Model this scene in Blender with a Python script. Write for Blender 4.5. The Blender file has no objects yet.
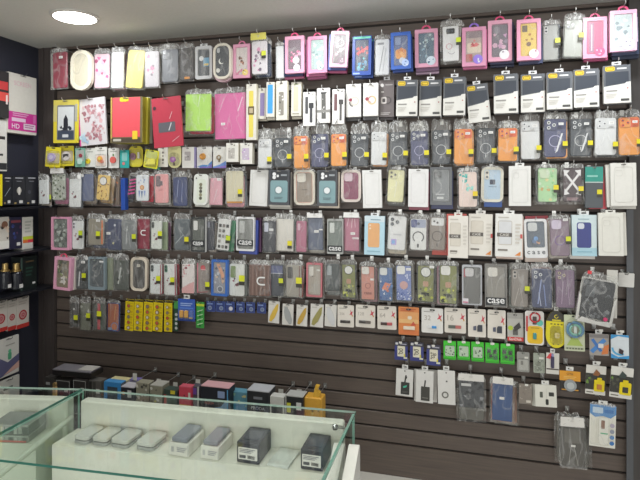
import bpy, math, random, colorsys
from mathutils import Vector, Matrix
S = bpy.context.scene
COL = S.collection
rnd = random.Random(7)

# ------------------------------------------------------------------ camera model
A = math.radians(15.0)
SA, CA = math.sin(A), math.cos(A)
F = 520.0
CY = -2.51                      # the shop camera stands 2.51 m in front of the slat wall
CZ = 1.6
HOR = 186.0
LEFT = -2.365                   # left side wall


def _dir(px, py):
    k = (px - 320) / F
    return -SA + CA * k, CA + SA * k, -(py - HOR) / F


def P(px, py, d=0.0):           # point on the plane d in front of the slat wall
    a, b, c = _dir(px, py)
    t = (-d - CY) / b
    return Vector((t * a, -d, CZ + t * c))


def PL(px, py, d=0.0):          # point on the plane d in front of the left wall
    a, b, c = _dir(px, py)
    t = (LEFT + d) / a
    return Vector((LEFT + d, CY + t * b, CZ + t * c))


def PZ(px, py, z):              # point on a horizontal plane
    a, b, c = _dir(px, py)
    t = (z - CZ) / c
    return Vector((t * a, CY + t * b, z))


# ------------------------------------------------------------------ materials
def lin(h):
    h = h.lstrip('#')
    if len(h) == 3:
        h = ''.join(c * 2 for c in h)
    out = []
    for i in (0, 2, 4):
        v = int(h[i:i + 2], 16) / 255
        out.append(v / 12.92 if v <= .04045 else ((v + .055) / 1.055) ** 2.4)
    return tuple(out) + (1,)


_mats = {}


def new_mat(name):
    m = bpy.data.materials.new(name)
    m.use_nodes = True
    nt = m.node_tree
    nt.nodes.clear()
    out = nt.nodes.new('ShaderNodeOutputMaterial')
    return m, nt, out


def col(h, rough=.45, metal=0.0, var=.06, scale=60, emit=0):
    key = (h, rough, metal, emit)
    if key in _mats:
        return _mats[key]
    m, nt, out = new_mat('surface_' + h.strip('#'))
    b = nt.nodes.new('ShaderNodeBsdfPrincipled')
    tc = nt.nodes.new('ShaderNodeTexCoord')
    no = nt.nodes.new('ShaderNodeTexNoise')
    no.inputs['Scale'].default_value = scale
    no.inputs['Detail'].default_value = 2
    nt.links.new(tc.outputs['Object'], no.inputs['Vector'])
    mx = nt.nodes.new('ShaderNodeMix')
    mx.data_type = 'RGBA'
    c = lin(h)
    if not emit and max(c[:3]) > .45:
        k = 1 - .22 * (max(c[:3]) - .45) / .55
        c = tuple(x * k for x in c[:3]) + (1,)
    mx.inputs['A'].default_value = tuple(x * (1 - var) for x in c[:3]) + (1,)
    mx.inputs['B'].default_value = tuple(min(1, x * (1 + var)) for x in c[:3]) + (1,)
    nt.links.new(no.outputs['Fac'], mx.inputs['Factor'])
    nt.links.new(mx.outputs['Result'], b.inputs['Base Color'])
    b.inputs['Roughness'].default_value = rough
    b.inputs['Metallic'].default_value = metal
    if emit:
        b.inputs['Emission Color'].default_value = c
        b.inputs['Emission Strength'].default_value = emit
    nt.links.new(b.outputs[0], out.inputs[0])
    _mats[key] = m
    return m


def film(name, base, streak, tint=(.97, .97, .96), scale=38):
    """clear crinkled plastic: transparent with crease highlights painted in as whitish streaks"""
    if name in _mats:
        return _mats[name]
    m, nt, out = new_mat(name)
    tc = nt.nodes.new('ShaderNodeTexCoord')
    oi = nt.nodes.new('ShaderNodeObjectInfo')
    mul = nt.nodes.new('ShaderNodeMath'); mul.operation = 'MULTIPLY'; mul.inputs[1].default_value = 40
    nt.links.new(oi.outputs['Random'], mul.inputs[0])
    add = nt.nodes.new('ShaderNodeVectorMath'); add.operation = 'ADD'
    nt.links.new(tc.outputs['Object'], add.inputs[0])
    nt.links.new(mul.outputs[0], add.inputs[1])
    no = nt.nodes.new('ShaderNodeTexNoise')
    no.inputs['Scale'].default_value = scale
    no.inputs['Detail'].default_value = 1.5
    no.inputs['Distortion'].default_value = .8
    mp = nt.nodes.new('ShaderNodeMapping'); mp.inputs['Scale'].default_value = (1.5, 1, .55); mp.inputs['Rotation'].default_value = (0, .35, 0)
    nt.links.new(add.outputs[0], mp.inputs[0]); nt.links.new(mp.outputs[0], no.inputs['Vector'])
    s = nt.nodes.new('ShaderNodeMath'); s.operation = 'SUBTRACT'; s.inputs[1].default_value = .5
    nt.links.new(no.outputs['Fac'], s.inputs[0])
    ab = nt.nodes.new('ShaderNodeMath'); ab.operation = 'ABSOLUTE'
    nt.links.new(s.outputs[0], ab.inputs[0])
    mr = nt.nodes.new('ShaderNodeMapRange')
    mr.inputs['From Min'].default_value = 0.0
    mr.inputs['From Max'].default_value = .035
    mr.inputs['To Min'].default_value = base + streak
    mr.inputs['To Max'].default_value = base
    nt.links.new(ab.outputs[0], mr.inputs['Value'])
    tr = nt.nodes.new('ShaderNodeBsdfTransparent'); tr.inputs[0].default_value = tint + (1,)
    pb = nt.nodes.new('ShaderNodeBsdfPrincipled')
    pb.inputs['Base Color'].default_value = (.8, .8, .78, 1)
    pb.inputs['Roughness'].default_value = .25
    bp = nt.nodes.new('ShaderNodeBump'); bp.inputs['Strength'].default_value = .5; bp.inputs['Distance'].default_value = .004
    nt.links.new(no.outputs['Fac'], bp.inputs['Height'])
    nt.links.new(bp.outputs[0], pb.inputs['Normal'])
    mix = nt.nodes.new('ShaderNodeMixShader')
    nt.links.new(mr.outputs[0], mix.inputs[0])
    nt.links.new(tr.outputs[0], mix.inputs[1])
    nt.links.new(pb.outputs[0], mix.inputs[2])
    nt.links.new(mix.outputs[0], out.inputs[0])
    _mats[name] = m
    return m


def BAG(): return film('crinkled_clear_plastic', .05, .17, scale=13)
def BAGTOP(): return film('bunched_clear_plastic', .15, .55, scale=34)
def PANE(): return film('clear_plastic_pane', .05, .10, scale=9)


def glass_mat(name='counter_glass', tint=(.955, .975, .96), refl=.05):
    if name in _mats:
        return _mats[name]
    m, nt, out = new_mat(name)
    tr = nt.nodes.new('ShaderNodeBsdfTransparent'); tr.inputs[0].default_value = tint + (1,)
    gl = nt.nodes.new('ShaderNodeBsdfGlossy'); gl.inputs['Roughness'].default_value = .03
    lw = nt.nodes.new('ShaderNodeLayerWeight'); lw.inputs['Blend'].default_value = .5
    pw = nt.nodes.new('ShaderNodeMath'); pw.operation = 'POWER'; pw.inputs[1].default_value = 5
    nt.links.new(lw.outputs['Facing'], pw.inputs[0])
    no = nt.nodes.new('ShaderNodeTexNoise'); no.inputs['Scale'].default_value = 3
    mu = nt.nodes.new('ShaderNodeMath'); mu.operation = 'MULTIPLY_ADD'; mu.inputs[1].default_value = .02; mu.inputs[2].default_value = .015
    nt.links.new(no.outputs['Fac'], mu.inputs[0])
    ad = nt.nodes.new('ShaderNodeMath'); ad.operation = 'MULTIPLY_ADD'; ad.inputs[1].default_value = refl * 10
    nt.links.new(pw.outputs[0], ad.inputs[0])
    nt.links.new(mu.outputs[0], ad.inputs[2])
    mix = nt.nodes.new('ShaderNodeMixShader')
    nt.links.new(ad.outputs[0], mix.inputs[0])
    nt.links.new(tr.outputs[0], mix.inputs[1])
    nt.links.new(gl.outputs[0], mix.inputs[2])
    nt.links.new(mix.outputs[0], out.inputs[0])
    _mats[name] = m
    return m


def wood_mat(name, a, b, rough=.55, axis=(1.2, 30, 30)):
    if name in _mats:
        return _mats[name]
    m, nt, out = new_mat(name)
    tc = nt.nodes.new('ShaderNodeTexCoord')
    mp = nt.nodes.new('ShaderNodeMapping'); mp.inputs['Scale'].default_value = axis
    nt.links.new(tc.outputs['Object'], mp.inputs[0])
    no = nt.nodes.new('ShaderNodeTexNoise'); no.inputs['Scale'].default_value = 4; no.inputs['Detail'].default_value = 5
    nt.links.new(mp.outputs[0], no.inputs['Vector'])
    rp = nt.nodes.new('ShaderNodeValToRGB')
    rp.color_ramp.elements[0].position = .3; rp.color_ramp.elements[0].color = lin(a)
    rp.color_ramp.elements[1].position = .7; rp.color_ramp.elements[1].color = lin(b)
    nt.links.new(no.outputs['Fac'], rp.inputs[0])
    pb = nt.nodes.new('ShaderNodeBsdfPrincipled'); pb.inputs['Roughness'].default_value = rough
    nt.links.new(rp.outputs[0], pb.inputs['Base Color'])
    nt.links.new(pb.outputs[0], out.inputs[0])
    _mats[name] = m
    return m


# ------------------------------------------------------------------ mesh builder
_txt = {}


def text_mesh(s):
    if s not in _txt:
        cu = bpy.data.curves.new('lettering', 'FONT')
        cu.body = s; cu.size = 1; cu.align_x = 'LEFT'; cu.offset = .012
        o = bpy.data.objects.new('lettering', cu)
        COL.objects.link(o)
        bpy.context.view_layer.update()
        me = bpy.data.meshes.new_from_object(o.evaluated_get(bpy.context.evaluated_depsgraph_get()))
        vs = [(v.co.x, v.co.y) for v in me.vertices]
        fs = [tuple(p.vertices) for p in me.polygons]
        bpy.data.objects.remove(o); bpy.data.curves.remove(cu); bpy.data.meshes.remove(me)
        x0 = min(v[0] for v in vs); x1 = max(v[0] for v in vs)
        y0 = min(v[1] for v in vs); y1 = max(v[1] for v in vs)
        _txt[s] = ([(v[0] - (x0 + x1) / 2, v[1] - (y0 + y1) / 2) for v in vs], fs, x1 - x0, y1 - y0)
    return _txt[s]


class MB:
    """collects shapes; x right, z up, -y towards the viewer"""
    def __init__(s):
        s.v, s.f, s.m, s.mats, s.smooth = [], [], [], [], False

    def mi(s, mat):
        if mat not in s.mats:
            s.mats.append(mat)
        return s.mats.index(mat)

    def add(s, vs, fs, mat):
        o = len(s.v); i = s.mi(mat)
        s.v += [tuple(v) for v in vs]
        for f in fs:
            s.f.append(tuple(o + k for k in f)); s.m.append(i)

    def flat(s, pts, y, mat):
        s.add([(p[0], y, p[1]) for p in pts], [tuple(range(len(pts)))], mat)

    def prism(s, pts, y0, y1, mat, front=None):
        n = len(pts)
        vs = [(p[0], y0, p[1]) for p in (front or pts)] + [(p[0], y1, p[1]) for p in pts]
        fs = [tuple(range(n)), tuple(range(2 * n - 1, n - 1, -1))]
        fs += [(n + i, n + (i + 1) % n, (i + 1) % n, i) for i in range(n)]
        s.add(vs, fs, mat)

    def box(s, x0, x1, y0, y1, z0, z1, mat):
        s.prism([(x0, z0), (x1, z0), (x1, z1), (x0, z1)], y0, y1, mat)

    def rr(s, x0, z0, w, h, r, y0, y1, mat, bev=0.0):
        """rounded rectangle slab with a softened front edge"""
        pts = rrpts(x0, z0, w, h, r)
        if bev:
            n = len(pts)
            inn = rrpts(x0 + bev, z0 + bev, w - 2 * bev, h - 2 * bev, max(r - bev * .6, .0004))
            vs = [(p[0], y0, p[1]) for p in inn] + [(p[0], y0 + bev, p[1]) for p in pts] + [(p[0], y1, p[1]) for p in pts]
            fs = [tuple(range(n)), tuple(range(3 * n - 1, 2 * n - 1, -1))]
            for a in (0, n):
                fs += [(a + n + i, a + n + (i + 1) % n, a + (i + 1) % n, a + i) for i in range(n)]
            s.add(vs, fs, mat)
        else:
            s.prism(pts, y0, y1, mat)

    def frame(s, x0, z0, w, h, r, t, y0, y1, mat):
        o = rrpts(x0, z0, w, h, r); i = rrpts(x0 + t, z0 + t, w - 2 * t, h - 2 * t, max(r - t, .0004))
        n = len(o)
        vs = [(p[0], y0, p[1]) for p in o] + [(p[0], y0, p[1]) for p in i]
        vs += [(p[0], y1, p[1]) for p in o] + [(p[0], y1, p[1]) for p in i]
        fs = []
        for k in range(n):
            j = (k + 1) % n
            fs += [(k, j, n + j, n + k), (2 * n + k, 2 * n + j, j, k), (n + k, n + j, 3 * n + j, 3 * n + k), (3 * n + k, 3 * n + j, 2 * n + j, 2 * n + k)]
        s.add(vs, fs, mat)

    def disc(s, cx, cz, r, y, mat, n=14, y1=None):
        pts = [(cx + r * math.cos(2 * math.pi * i / n), cz + r * math.sin(2 * math.pi * i / n)) for i in range(n)]
        if y1 is None:
            s.flat(pts, y, mat)
        else:
            s.prism(pts, y, y1, mat)

    def ring(s, cx, cz, r0, r1, y, mat, n=22, a0=0, a1=360):
        vs, fs = [], []
        st = n + 1
        for i in range(st):
            a = math.radians(a0 + (a1 - a0) * i / n)
            vs += [(cx + r0 * math.cos(a), y, cz + r0 * math.sin(a)), (cx + r1 * math.cos(a), y, cz + r1 * math.sin(a))]
        for i in range(n):
            fs.append((2 * i, 2 * i + 1, 2 * i + 3, 2 * i + 2))
        s.add(vs, fs, mat)

    def tube(s, path, r, mat, n=6):
        path = [Vector(p) for p in path]
        base = len(s.v); vs, fs = [], []
        for i, p in enumerate(path):
            t = (path[min(i + 1, len(path) - 1)] - path[max(i - 1, 0)]).normalized()
            a = t.cross(Vector((1, 0, 0)) if abs(t.x) < .9 else Vector((0, 0, 1))).normalized(); b = t.cross(a)
            for k in range(n):
                an = 2 * math.pi * k / n
                vs.append(p + (a * math.cos(an) + b * math.sin(an)) * r)
        for i in range(len(path) - 1):
            for k in range(n):
                fs.append((i * n + k, i * n + (k + 1) % n, (i + 1) * n + (k + 1) % n, (i + 1) * n + k))
        fs += [tuple(range(n)), tuple(range(len(vs) - 1, len(vs) - n - 1, -1))]
        s.add(vs, fs, mat)

    def text(s, t, cx, cz, w, y, mat, rot=0, h=None):
        vs, fs, tw, th = text_mesh(t)
        k = w / tw
        kz = k if h is None else h / th
        c, q = math.cos(math.radians(rot)), math.sin(math.radians(rot))
        s.add([(cx + x * k * c - z * kz * q, y, cz + x * k * q + z * kz * c) for x, z in vs], fs, mat)

    def lathe(s, prof, mat, cx=0, cy=0, n=16):
        vs, fs = [], []
        for r, z in prof:
            for k in range(n):
                a = 2 * math.pi * k / n
                vs.append((cx + r * math.cos(a), cy + r * math.sin(a), z))
        for i in range(len(prof) - 1):
            for k in range(n):
                fs.append((i * n + k, i * n + (k + 1) % n, (i + 1) * n + (k + 1) % n, (i + 1) * n + k))
        fs += [tuple(range(n - 1, -1, -1)), tuple(range(len(vs) - n, len(vs)))]
        s.add(vs, fs, mat)

    def build(s, name, parent=None, loc=None, rot=None, smooth=False):
        me = bpy.data.meshes.new(name)
        me.from_pydata(s.v, [], s.f)
        for m in s.mats:
            me.materials.append(m)
        me.polygons.foreach_set('material_index', s.m)
        if smooth:
            me.polygons.foreach_set('use_smooth', [True] * len(me.polygons))
        me.update()
        o = bpy.data.objects.new(name, me)
        COL.objects.link(o)
        if parent:
            o.parent = parent
        if loc is not None:
            o.location = loc
        if rot is not None:
            o.rotation_euler = rot
        return o


def rrpts(x0, z0, w, h, r, seg=4):
    r = min(r, w / 2 * .999, h / 2 * .999)
    pts = []
    for cx, cz, a in ((x0 + w - r, z0 + r, -90), (x0 + w - r, z0 + h - r, 0), (x0 + r, z0 + h - r, 90), (x0 + r, z0 + r, 180)):
        for i in range(seg + 1):
            t = math.radians(a + 90 * i / seg)
            pts.append((cx + r * math.cos(t), cz + r * math.sin(t)))
    return pts


def root(name, label, cat, loc, rot=(0, 0, 0), group=None):
    o = bpy.data.objects.new(name, None)
    o.empty_display_size = .02
    COL.objects.link(o)
    o.location = loc; o.rotation_euler = rot
    tag(o, label, cat, group)
    return o


LABELS = {}


def tag(o, label, cat, group=None):
    n = len(label.split())
    if not 4 <= n <= 16:
        print('LABELLEN', n, label)
    if label in LABELS:
        print('DUPLABEL', label)
    LABELS[label] = 1
    o['label'] = label; o['category'] = cat
    if group:
        o['group'] = group
    return o


def struct(o):
    o['kind'] = 'structure'
    return o


# ------------------------------------------------------------------ flat print on a face
def deco(mb, w, h, y, items, x0=None, z0=0.0):
    """u,v in 0..1 across a face w x h; radii and thicknesses relative to w"""
    if x0 is None:
        x0 = -w / 2
    X = lambda u: x0 + u * w
    Z = lambda v: z0 + v * h
    for it in items:
        y -= .0003
        k = it[0]
        if k == 'r':
            _, a, b, c, d, cc = it
            mb.flat([(X(a), Z(b)), (X(c), Z(b)), (X(c), Z(d)), (X(a), Z(d))], y, col(cc))
        elif k == 'R':
            _, a, b, c, d, r, cc = it
            mb.flat(rrpts(X(a), Z(b), (c - a) * w, (d - b) * h, r * w), y, col(cc))
        elif k == 'c':
            mb.disc(X(it[1]), Z(it[2]), it[3] * w, y, col(it[4]))
        elif k == 'o':
            mb.ring(X(it[1]), Z(it[2]), (it[3] - it[4]) * w, it[3] * w, y, col(it[5]))
        elif k == 'a':
            mb.ring(X(it[1]), Z(it[2]), (it[3] - it[4]) * w, it[3] * w, y, col(it[7]), 14, it[5], it[6])
        elif k == 't':
            mb.text(it[1], X(it[2]), Z(it[3]), it[4] * w, y, col(it[5]), it[6] if len(it) > 6 else 0)
        elif k == 'p':
            mb.flat([(X(a), Z(b)) for a, b in it[1]], y, col(it[2]))
        elif k == 'l':
            _, a, b, c, d, t, cc = it
            p, q = Vector((X(a), Z(b))), Vector((X(c), Z(d)))
            n = (q - p).normalized(); n = Vector((-n.y, n.x)) * t * w / 2
            mb.flat([p - n, q - n, q + n, p + n], y, col(cc))
        elif k == 'L':
            _, a, b, c, d, r, t, cc = it
            o = rrpts(X(a), Z(b), (c - a) * w, (d - b) * h, r * w)
            i = rrpts(X(a) + t * w, Z(b) + t * w, (c - a) * w - 2 * t * w, (d - b) * h - 2 * t * w, max(r - t, .001) * w)
            n = len(o)
            mb.add([(p[0], y, p[1]) for p in o + i], [(j, (j + 1) % n, n + (j + 1) % n, n + j) for j in range(n)], col(cc))
        elif k == 's':          # scattered petals: seed, count, colours, size, (u0,v0,u1,v1)
            _, sd, n, cs, sz, (a, b, c, d) = it
            R = random.Random(sd)
            for _i in range(n):
                u, v = R.uniform(a, c), R.uniform(b, d)
                r = sz * w * R.uniform(.6, 1.25)
                nn = R.choice((3, 5, 6)); ph = R.random() * 6
                pts = [(min(max(X(u) + r * R.uniform(.6, 1.1) * math.cos(ph + 6.283 * j / nn), x0), x0 + w),
                        min(max(Z(v) + r * R.uniform(.6, 1.1) * math.sin(ph + 6.283 * j / nn), z0), z0 + h)) for j in range(nn)]
                mb.flat(pts, y - .00002 * _i, col(R.choice(cs)))
            y -= .00002 * n
        elif k == 'T':          # rows of small print
            _, a, b, c, d, n, cc = it
            for i in range(n):
                zz = d - (d - b) * (i + .5) / n; hh = (d - b) / n * .25
                e = a + (c - a) * (1 - .25 * ((i * 7) % 3) / 2)
                mb.flat([(X(a), Z(zz - hh)), (X(e), Z(zz - hh)), (X(e), Z(zz + hh)), (X(a), Z(zz + hh))], y, col(cc))
    return y


def shade(h, k):
    h = h.lstrip('#')
    if len(h) == 3:
        h = ''.join(c * 2 for c in h)
    return '#' + ''.join('%02x' % max(0, min(255, int(int(h[i:i + 2], 16) * k))) for i in (0, 2, 4))
# ------------------------------------------------------------------ packages
def camera_bump(ph, style, w, h, c, lens='#cfd2d6', y=0.0):
    """camera area of a phone case, as its own raised piece"""
    if not style:
        return
    mb = MB(); L = -w / 2; T = h
    dark = shade(c, .8); s = w
    if style == 'tri':
        mb.rr(L + .07 * s, T - .56 * s, .5 * s, .5 * s, .13 * s, y - .0018, y, col(shade(c, .93)), .0006)
        for a, b in ((.2, .18), (.2, .43), (.44, .3)):
            mb.disc(L + a * s, T - b * s, .085 * s, y - .0028, col(lens, .2), 12, y - .0018)
            mb.disc(L + a * s, T - b * s, .045 * s, y - .0030, col('#3b3f46', .15), 10)
    elif style == 'lens3':
        for a, b in ((.22, .2), (.22, .46), (.5, .33)):
            mb.disc(L + a * s, T - b * s, .1 * s, y - .0025, col('#23262b', .2), 12, y)
            mb.disc(L + a * s, T - b * s, .05 * s, y - .0028, col('#596068', .2), 10)
    elif style == 'sq':
        mb.rr(L + .08 * s, T - .58 * s, .52 * s, .52 * s, .13 * s, y - .002, y, col(lens), .0006)
    elif style == 'sqd':
        mb.rr(L + .08 * s, T - .55 * s, .46 * s, .46 * s, .12 * s, y - .002, y, col(dark), .0006)
        for a, b in ((.2, .2), (.42, .42)):
            mb.disc(L + a * s, T - b * s, .075 * s, y - .0028, col('#2a2d33', .2), 12, y - .002)
    elif style == 'duo':
        mb.rr(L + .08 * s, T - .62 * s, .24 * s, .54 * s, .1 * s, y - .002, y, col(lens), .0006)
        for b in (.22, .46):
            mb.disc(L + .2 * s, T - b * s, .07 * s, y - .0028, col('#2a2d33', .2), 12, y - .002)
    elif style == 'rect':
        mb.rr(L + .1 * s, T - .85 * s, .34 * s, .72 * s, .08 * s, y - .002, y, col(lens), .0006)
    elif style == 'round':
        mb.disc(0, T - .42 * s, .31 * s, y - .001, col('#2c2d2e'), 24, y)
        mb.disc(0, T - .42 * s, .27 * s, y - .002, col(lens), 24, y - .001)
    elif style == 'top':
        mb.rr(-.26 * s, T - .5 * s, .52 * s, .34 * s, .07 * s, y - .002, y, col('#2a2c2f'), .0006)
        for a in (-.12, .1):
            mb.disc(a * s, T - .33 * s, .08 * s, y - .0026, col('#565b62', .2), 12)
    if mb.v:
        mb.build('camera_bump', ph)


def magsafe(ring='#d7d7d2', band=None, v=.42):
    out = []
    if band:
        out.append(('R', .03, .73, .97, .985, .1, band))
    out += [('o', .5, v, .29, .03, ring), ('r', .48, v - .26, .52, v - .17, ring)]
    return out


def phone_case(par, w, h, kw, y=0.0, t=.009, name='phone_case', z0=0.0):
    c = kw.get('c', '#555555')
    mb = MB()
    r = kw.get('r', .13) * w
    mb.rr(-w / 2, 0, w, h, r, y, y + t, col(c, kw.get('rough', .4)), .0022)
    if kw.get('edge'):
        mb.frame(-w / 2 - .0006, -.0006, w + .0012, h + .0012, r, .055 * w, y - .0005, y + t, col(kw['edge']))
    deco(mb, w, h, y - .0002, kw.get('deco', []))
    o = mb.build(name, par, (0, 0, z0))
    camera_bump(o, kw.get('cam'), w, h, c, kw.get('lens', '#cfd2d6'), y - .0006)
    return o


def bag_sheet(par, w, h, hh, seed, m=.004, t=.012, top=None, ragged=.3, mat=None, y=0.0, gather=.28):
    R = random.Random(seed)
    mb = MB(); nx, nz = 6, 10
    W = w + 2 * m; Hh = h + hh + m
    zs = [-m + (h + m) * i / 6 for i in range(7)] + [h + hh * (i + 1) / 4 for i in range(4)]
    def sheet(front):
        vs = []
        for j, z in enumerate(zs):
            for i in range(nx + 1):
                u = i / nx
                edge = i in (0, nx) or j in (0, len(zs) - 1)
                x = -W / 2 + W * u
                zz = z
                if z > h:                      # gathered towards the hook
                    k = (z - h) / hh
                    x *= 1 - gather * k * k + R.uniform(-.04, .02)
                    if j == len(zs) - 1:
                        zz -= R.uniform(0, ragged) * hh
                if front:
                    yy = .003 if edge else -.0045 - R.uniform(0, .0045) * (1.6 if z > h else 1)
                else:
                    yy = .003 if edge else t + R.uniform(0, .001)
                vs.append((x, y + yy, zz))
        f1 = [(j * (nx + 1) + i, j * (nx + 1) + i + 1, (j + 1) * (nx + 1) + i + 1, (j + 1) * (nx + 1) + i) for j in range(6) for i in range(nx)]
        f2 = [(j * (nx + 1) + i, j * (nx + 1) + i + 1, (j + 1) * (nx + 1) + i + 1, (j + 1) * (nx + 1) + i) for j in range(6, len(zs) - 1) for i in range(nx)]
        return vs, f1, f2
    st = R.getstate()
    vs, f1, f2 = sheet(True)
    o = len(mb.v); mb.add(vs, f1, mat or BAG())
    i2 = mb.mi(BAGTOP())
    for f in f2:
        mb.f.append(tuple(o + k for k in f)); mb.m.append(i2)
    R.setstate(st)
    vs, f1, f2 = sheet(False)
    mb.add(vs, [tuple(reversed(f)) for f in f1 + f2], mat or BAG())
    return mb.build('plastic_bag', par, smooth=True)


def sticker(par, x, z, s, y, c='#e8dc1e'):
    mb = MB()
    mb.rr(x - s / 2, z - s * .1, s, s * 1.0, .001, y, y + .0006, col(c))
    mb.rr(x - s / 2, z - s * .75, s, s * .62, .001, y, y + .0006, col('#3a3a30'))
    mb.build('sticker', par)


def price(par, x, z, w, y, rot=0):
    mb = MB()
    mb.rr(x - w / 2, z, w, w * .55, .0006, y, y + .0006, col('#efeeea'))
    for i in range(2):
        mb.flat([(x - w * .35, z + w * (.14 + .17 * i)), (x + w * .3, z + w * (.14 + .17 * i)), (x + w * .3, z + w * (.2 + .17 * i)), (x - w * .35, z + w * (.2 + .17 * i))], y - .0003, col('#9a9a98'))
    mb.build('price_label', par)


def k_bag(o, w, h, kw, mpp, seed):
    hh = kw.get('hd', 8) * mpp
    phone_case(o, w, h, kw, t=kw.get('t', .009), name=kw.get('part', 'phone_case'))
    m = kw.get('m', 1.2) * mpp
    if kw.get('pad'):       # moulded padded tray around the case
        mb = MB(); q = 2.0 * mpp
        mb.frame(-w / 2 - q, -q, w + 2 * q, h + 2 * q, kw.get('r', .13) * w + q * 1.6, q * 1.25, -.001, .0085, col(kw['pad'], .35)); mb.build('padded_tray', o)
        m = q + .0025
    bag_sheet(o, w, h, hh, seed, m, kw.get('t', .009) + .003, ragged=kw.get('rag', .35))
    if kw.get('hc'):
        mb = MB()
        mb.prism([(-w * .52, h + hh * .1), (w * .52, h + hh * .1), (w * .5, h + hh * .95), (-w * .5, h + hh * .95)], -.0105, -.0095, col(kw['hc'], .3))
        mb.build('header_card', o)
    zh = h + hh * (.62 if kw.get('hc') else .78)
    mb = MB(); mb.frame(-.007, zh - .0025, .014, .005, .002, .0012, -.0119, -.0113, col('#b9b7b0', .3)); mb.build('hang_hole', o)
    st = kw.get('st')
    if st:
        u, v, *c = st
        sticker(o, -w / 2 + u * w, v * h, kw.get('ss', 4.6) * mpp, -.0125, *(c or []))
    pl = kw.get('pl')
    if pl:
        price(o, -w / 2 + pl[0] * w, pl[1] * h, kw.get('ps', 4.5) * mpp, -.0122)
    if kw.get('clip'):
        mb = MB(); u, v = kw['clip']
        mb.ring(-w / 2 + u * w, v * h, .13 * w, .2 * w, -.0118, col('#f0efec'), 14, 90, 270)
        mb.box(-w / 2 + u * w, -w / 2 + (u + .22) * w, -.0121, -.0115, v * h - .2 * w, v * h - .13 * w, col('#f0efec'))
        mb.box(-w / 2 + u * w, -w / 2 + (u + .22) * w, -.0121, -.0115, v * h + .13 * w, v * h + .2 * w, col('#f0efec'))
        mb.build('flap_clip', o)
    return h + hh * .8


def tab(par, w, h, c='#eeede8', style='tab', wd=.4, th=None):
    mb = MB(); th = th or .13 * w
    if style == 'arch':
        t = .075 * w; R0 = wd * w / 2
        pts = [(R0 * math.cos(math.radians(a)), h + .9 * R0 * math.sin(math.radians(a))) for a in range(0, 181, 18)]
        inn = [((R0 - t) * math.cos(math.radians(a)), h + .9 * (R0 - t) * math.sin(math.radians(a))) for a in range(0, 181, 18)]
        n = len(pts)
        vs = [(p[0], .004, p[1]) for p in pts + inn] + [(p[0], .006, p[1]) for p in pts + inn]
        fs = []
        for i in range(n - 1):
            fs += [(i, i + 1, n + i + 1, n + i), (2 * n + i + 1, 2 * n + i, 3 * n + i, 3 * n + i + 1), (2 * n + i, 2 * n + i + 1, i + 1, i), (n + i, n + i + 1, 3 * n + i + 1, 3 * n + i)]
        mb.add(vs, fs, col(c))
        mb.build('hang_loop', par)
        return h + .9 * R0 - t * .5
    a = wd * w / 2
    o = [(-a, h), (-a * .92, h + th), (a * .92, h + th), (a, h)]
    b = a * .5
    # tab with a slot: built as a frame of four bars
    for x0, x1, z0, z1 in ((-a, -b, h, h + th), (b, a, h, h + th), (-b, b, h, h + th * .3), (-b, b, h + th * .65, h + th)):
        mb.box(x0, x1, .004, .0055, z0, z1, col(c, .3))
    mb.build('hang_tab', par)
    return h + th * .6


def k_wbox(o, w, h, kw, mpp, seed):
    """cardboard window box: frame, recessed case, clear pane, badge, loop"""
    t = kw.get('t', .022); fc = kw.get('fc', '#e59cb8')
    mb = MB()
    fu, fv, fb = kw.get('fw', (.15, .09, .1))
    x0, x1, z0, z1 = -w / 2 + fu * w, w / 2 - fu * w, fb * h, h - fv * h
    fm = col(fc, .35)
    R = kw.get('fr', .03) * w
    out = rrpts(-w / 2, 0, w, h, R); inn = rrpts(x0, z0, x1 - x0, z1 - z0, kw.get('ir', .03) * w)
    n = len(out)
    vs = [(p[0], 0, p[1]) for p in out + inn] + [(p[0], .006, p[1]) for p in inn] + [(p[0], t, p[1]) for p in out]
    fs = []
    for i in range(n):
        j = (i + 1) % n
        fs += [(i, j, n + j, n + i), (n + i, n + j, 2 * n + j, 2 * n + i), (3 * n + i, 3 * n + j, j, i)]
    fs.append(tuple(range(2 * n, 3 * n))); fs.append(tuple(range(4 * n - 1, 3 * n - 1, -1)))
    mb.add(vs, fs, fm)
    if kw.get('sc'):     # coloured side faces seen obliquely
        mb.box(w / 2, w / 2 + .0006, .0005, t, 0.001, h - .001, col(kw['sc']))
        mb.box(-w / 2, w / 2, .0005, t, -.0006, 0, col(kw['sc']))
    deco(mb, w, h, -.0002, kw.get('fdeco', []))
    mb.build('box', o)
    cw, ch = (x1 - x0) * .97, (z1 - z0) * .98
    phone_case(o, cw, ch, dict(kw, r=kw.get('r', .1)), y=.0045, t=.0012, z0=z0 + (z1 - z0) * .01)
    mb = MB(); mb.rr(x0, z0, x1 - x0, z1 - z0, kw.get('ir', .03) * w, .0004, .0008, PANE()); mb.build('window_pane', o)
    if kw.get('pband'):
        mb = MB(); deco(mb, w, h, -.0006, kw['pband']); mb.build('printed_band', o)
    if kw.get('bd'):
        u, v, r, c1, c2 = kw['bd']
        mb = MB(); mb.disc(-w / 2 + u * w, v * h, r * w, -.0018, col(c1), 20, -.0006)
        deco(mb, 2 * r * w, 2 * r * w, -.0019, [('s', seed, 5, [c2, shade(c2, .7), '#ffffff'], .12, (.2, .2, .8, .8))], x0=-w / 2 + u * w - r * w, z0=v * h - r * w)
        mb.build('badge', o)
    if kw.get('tabs', 'arch') == 'none':
        return h - .004
    return tab(o, w, h, kw.get('tc', '#e0517f'), kw.get('tabs', 'arch'), kw.get('tw', .42))


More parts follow.
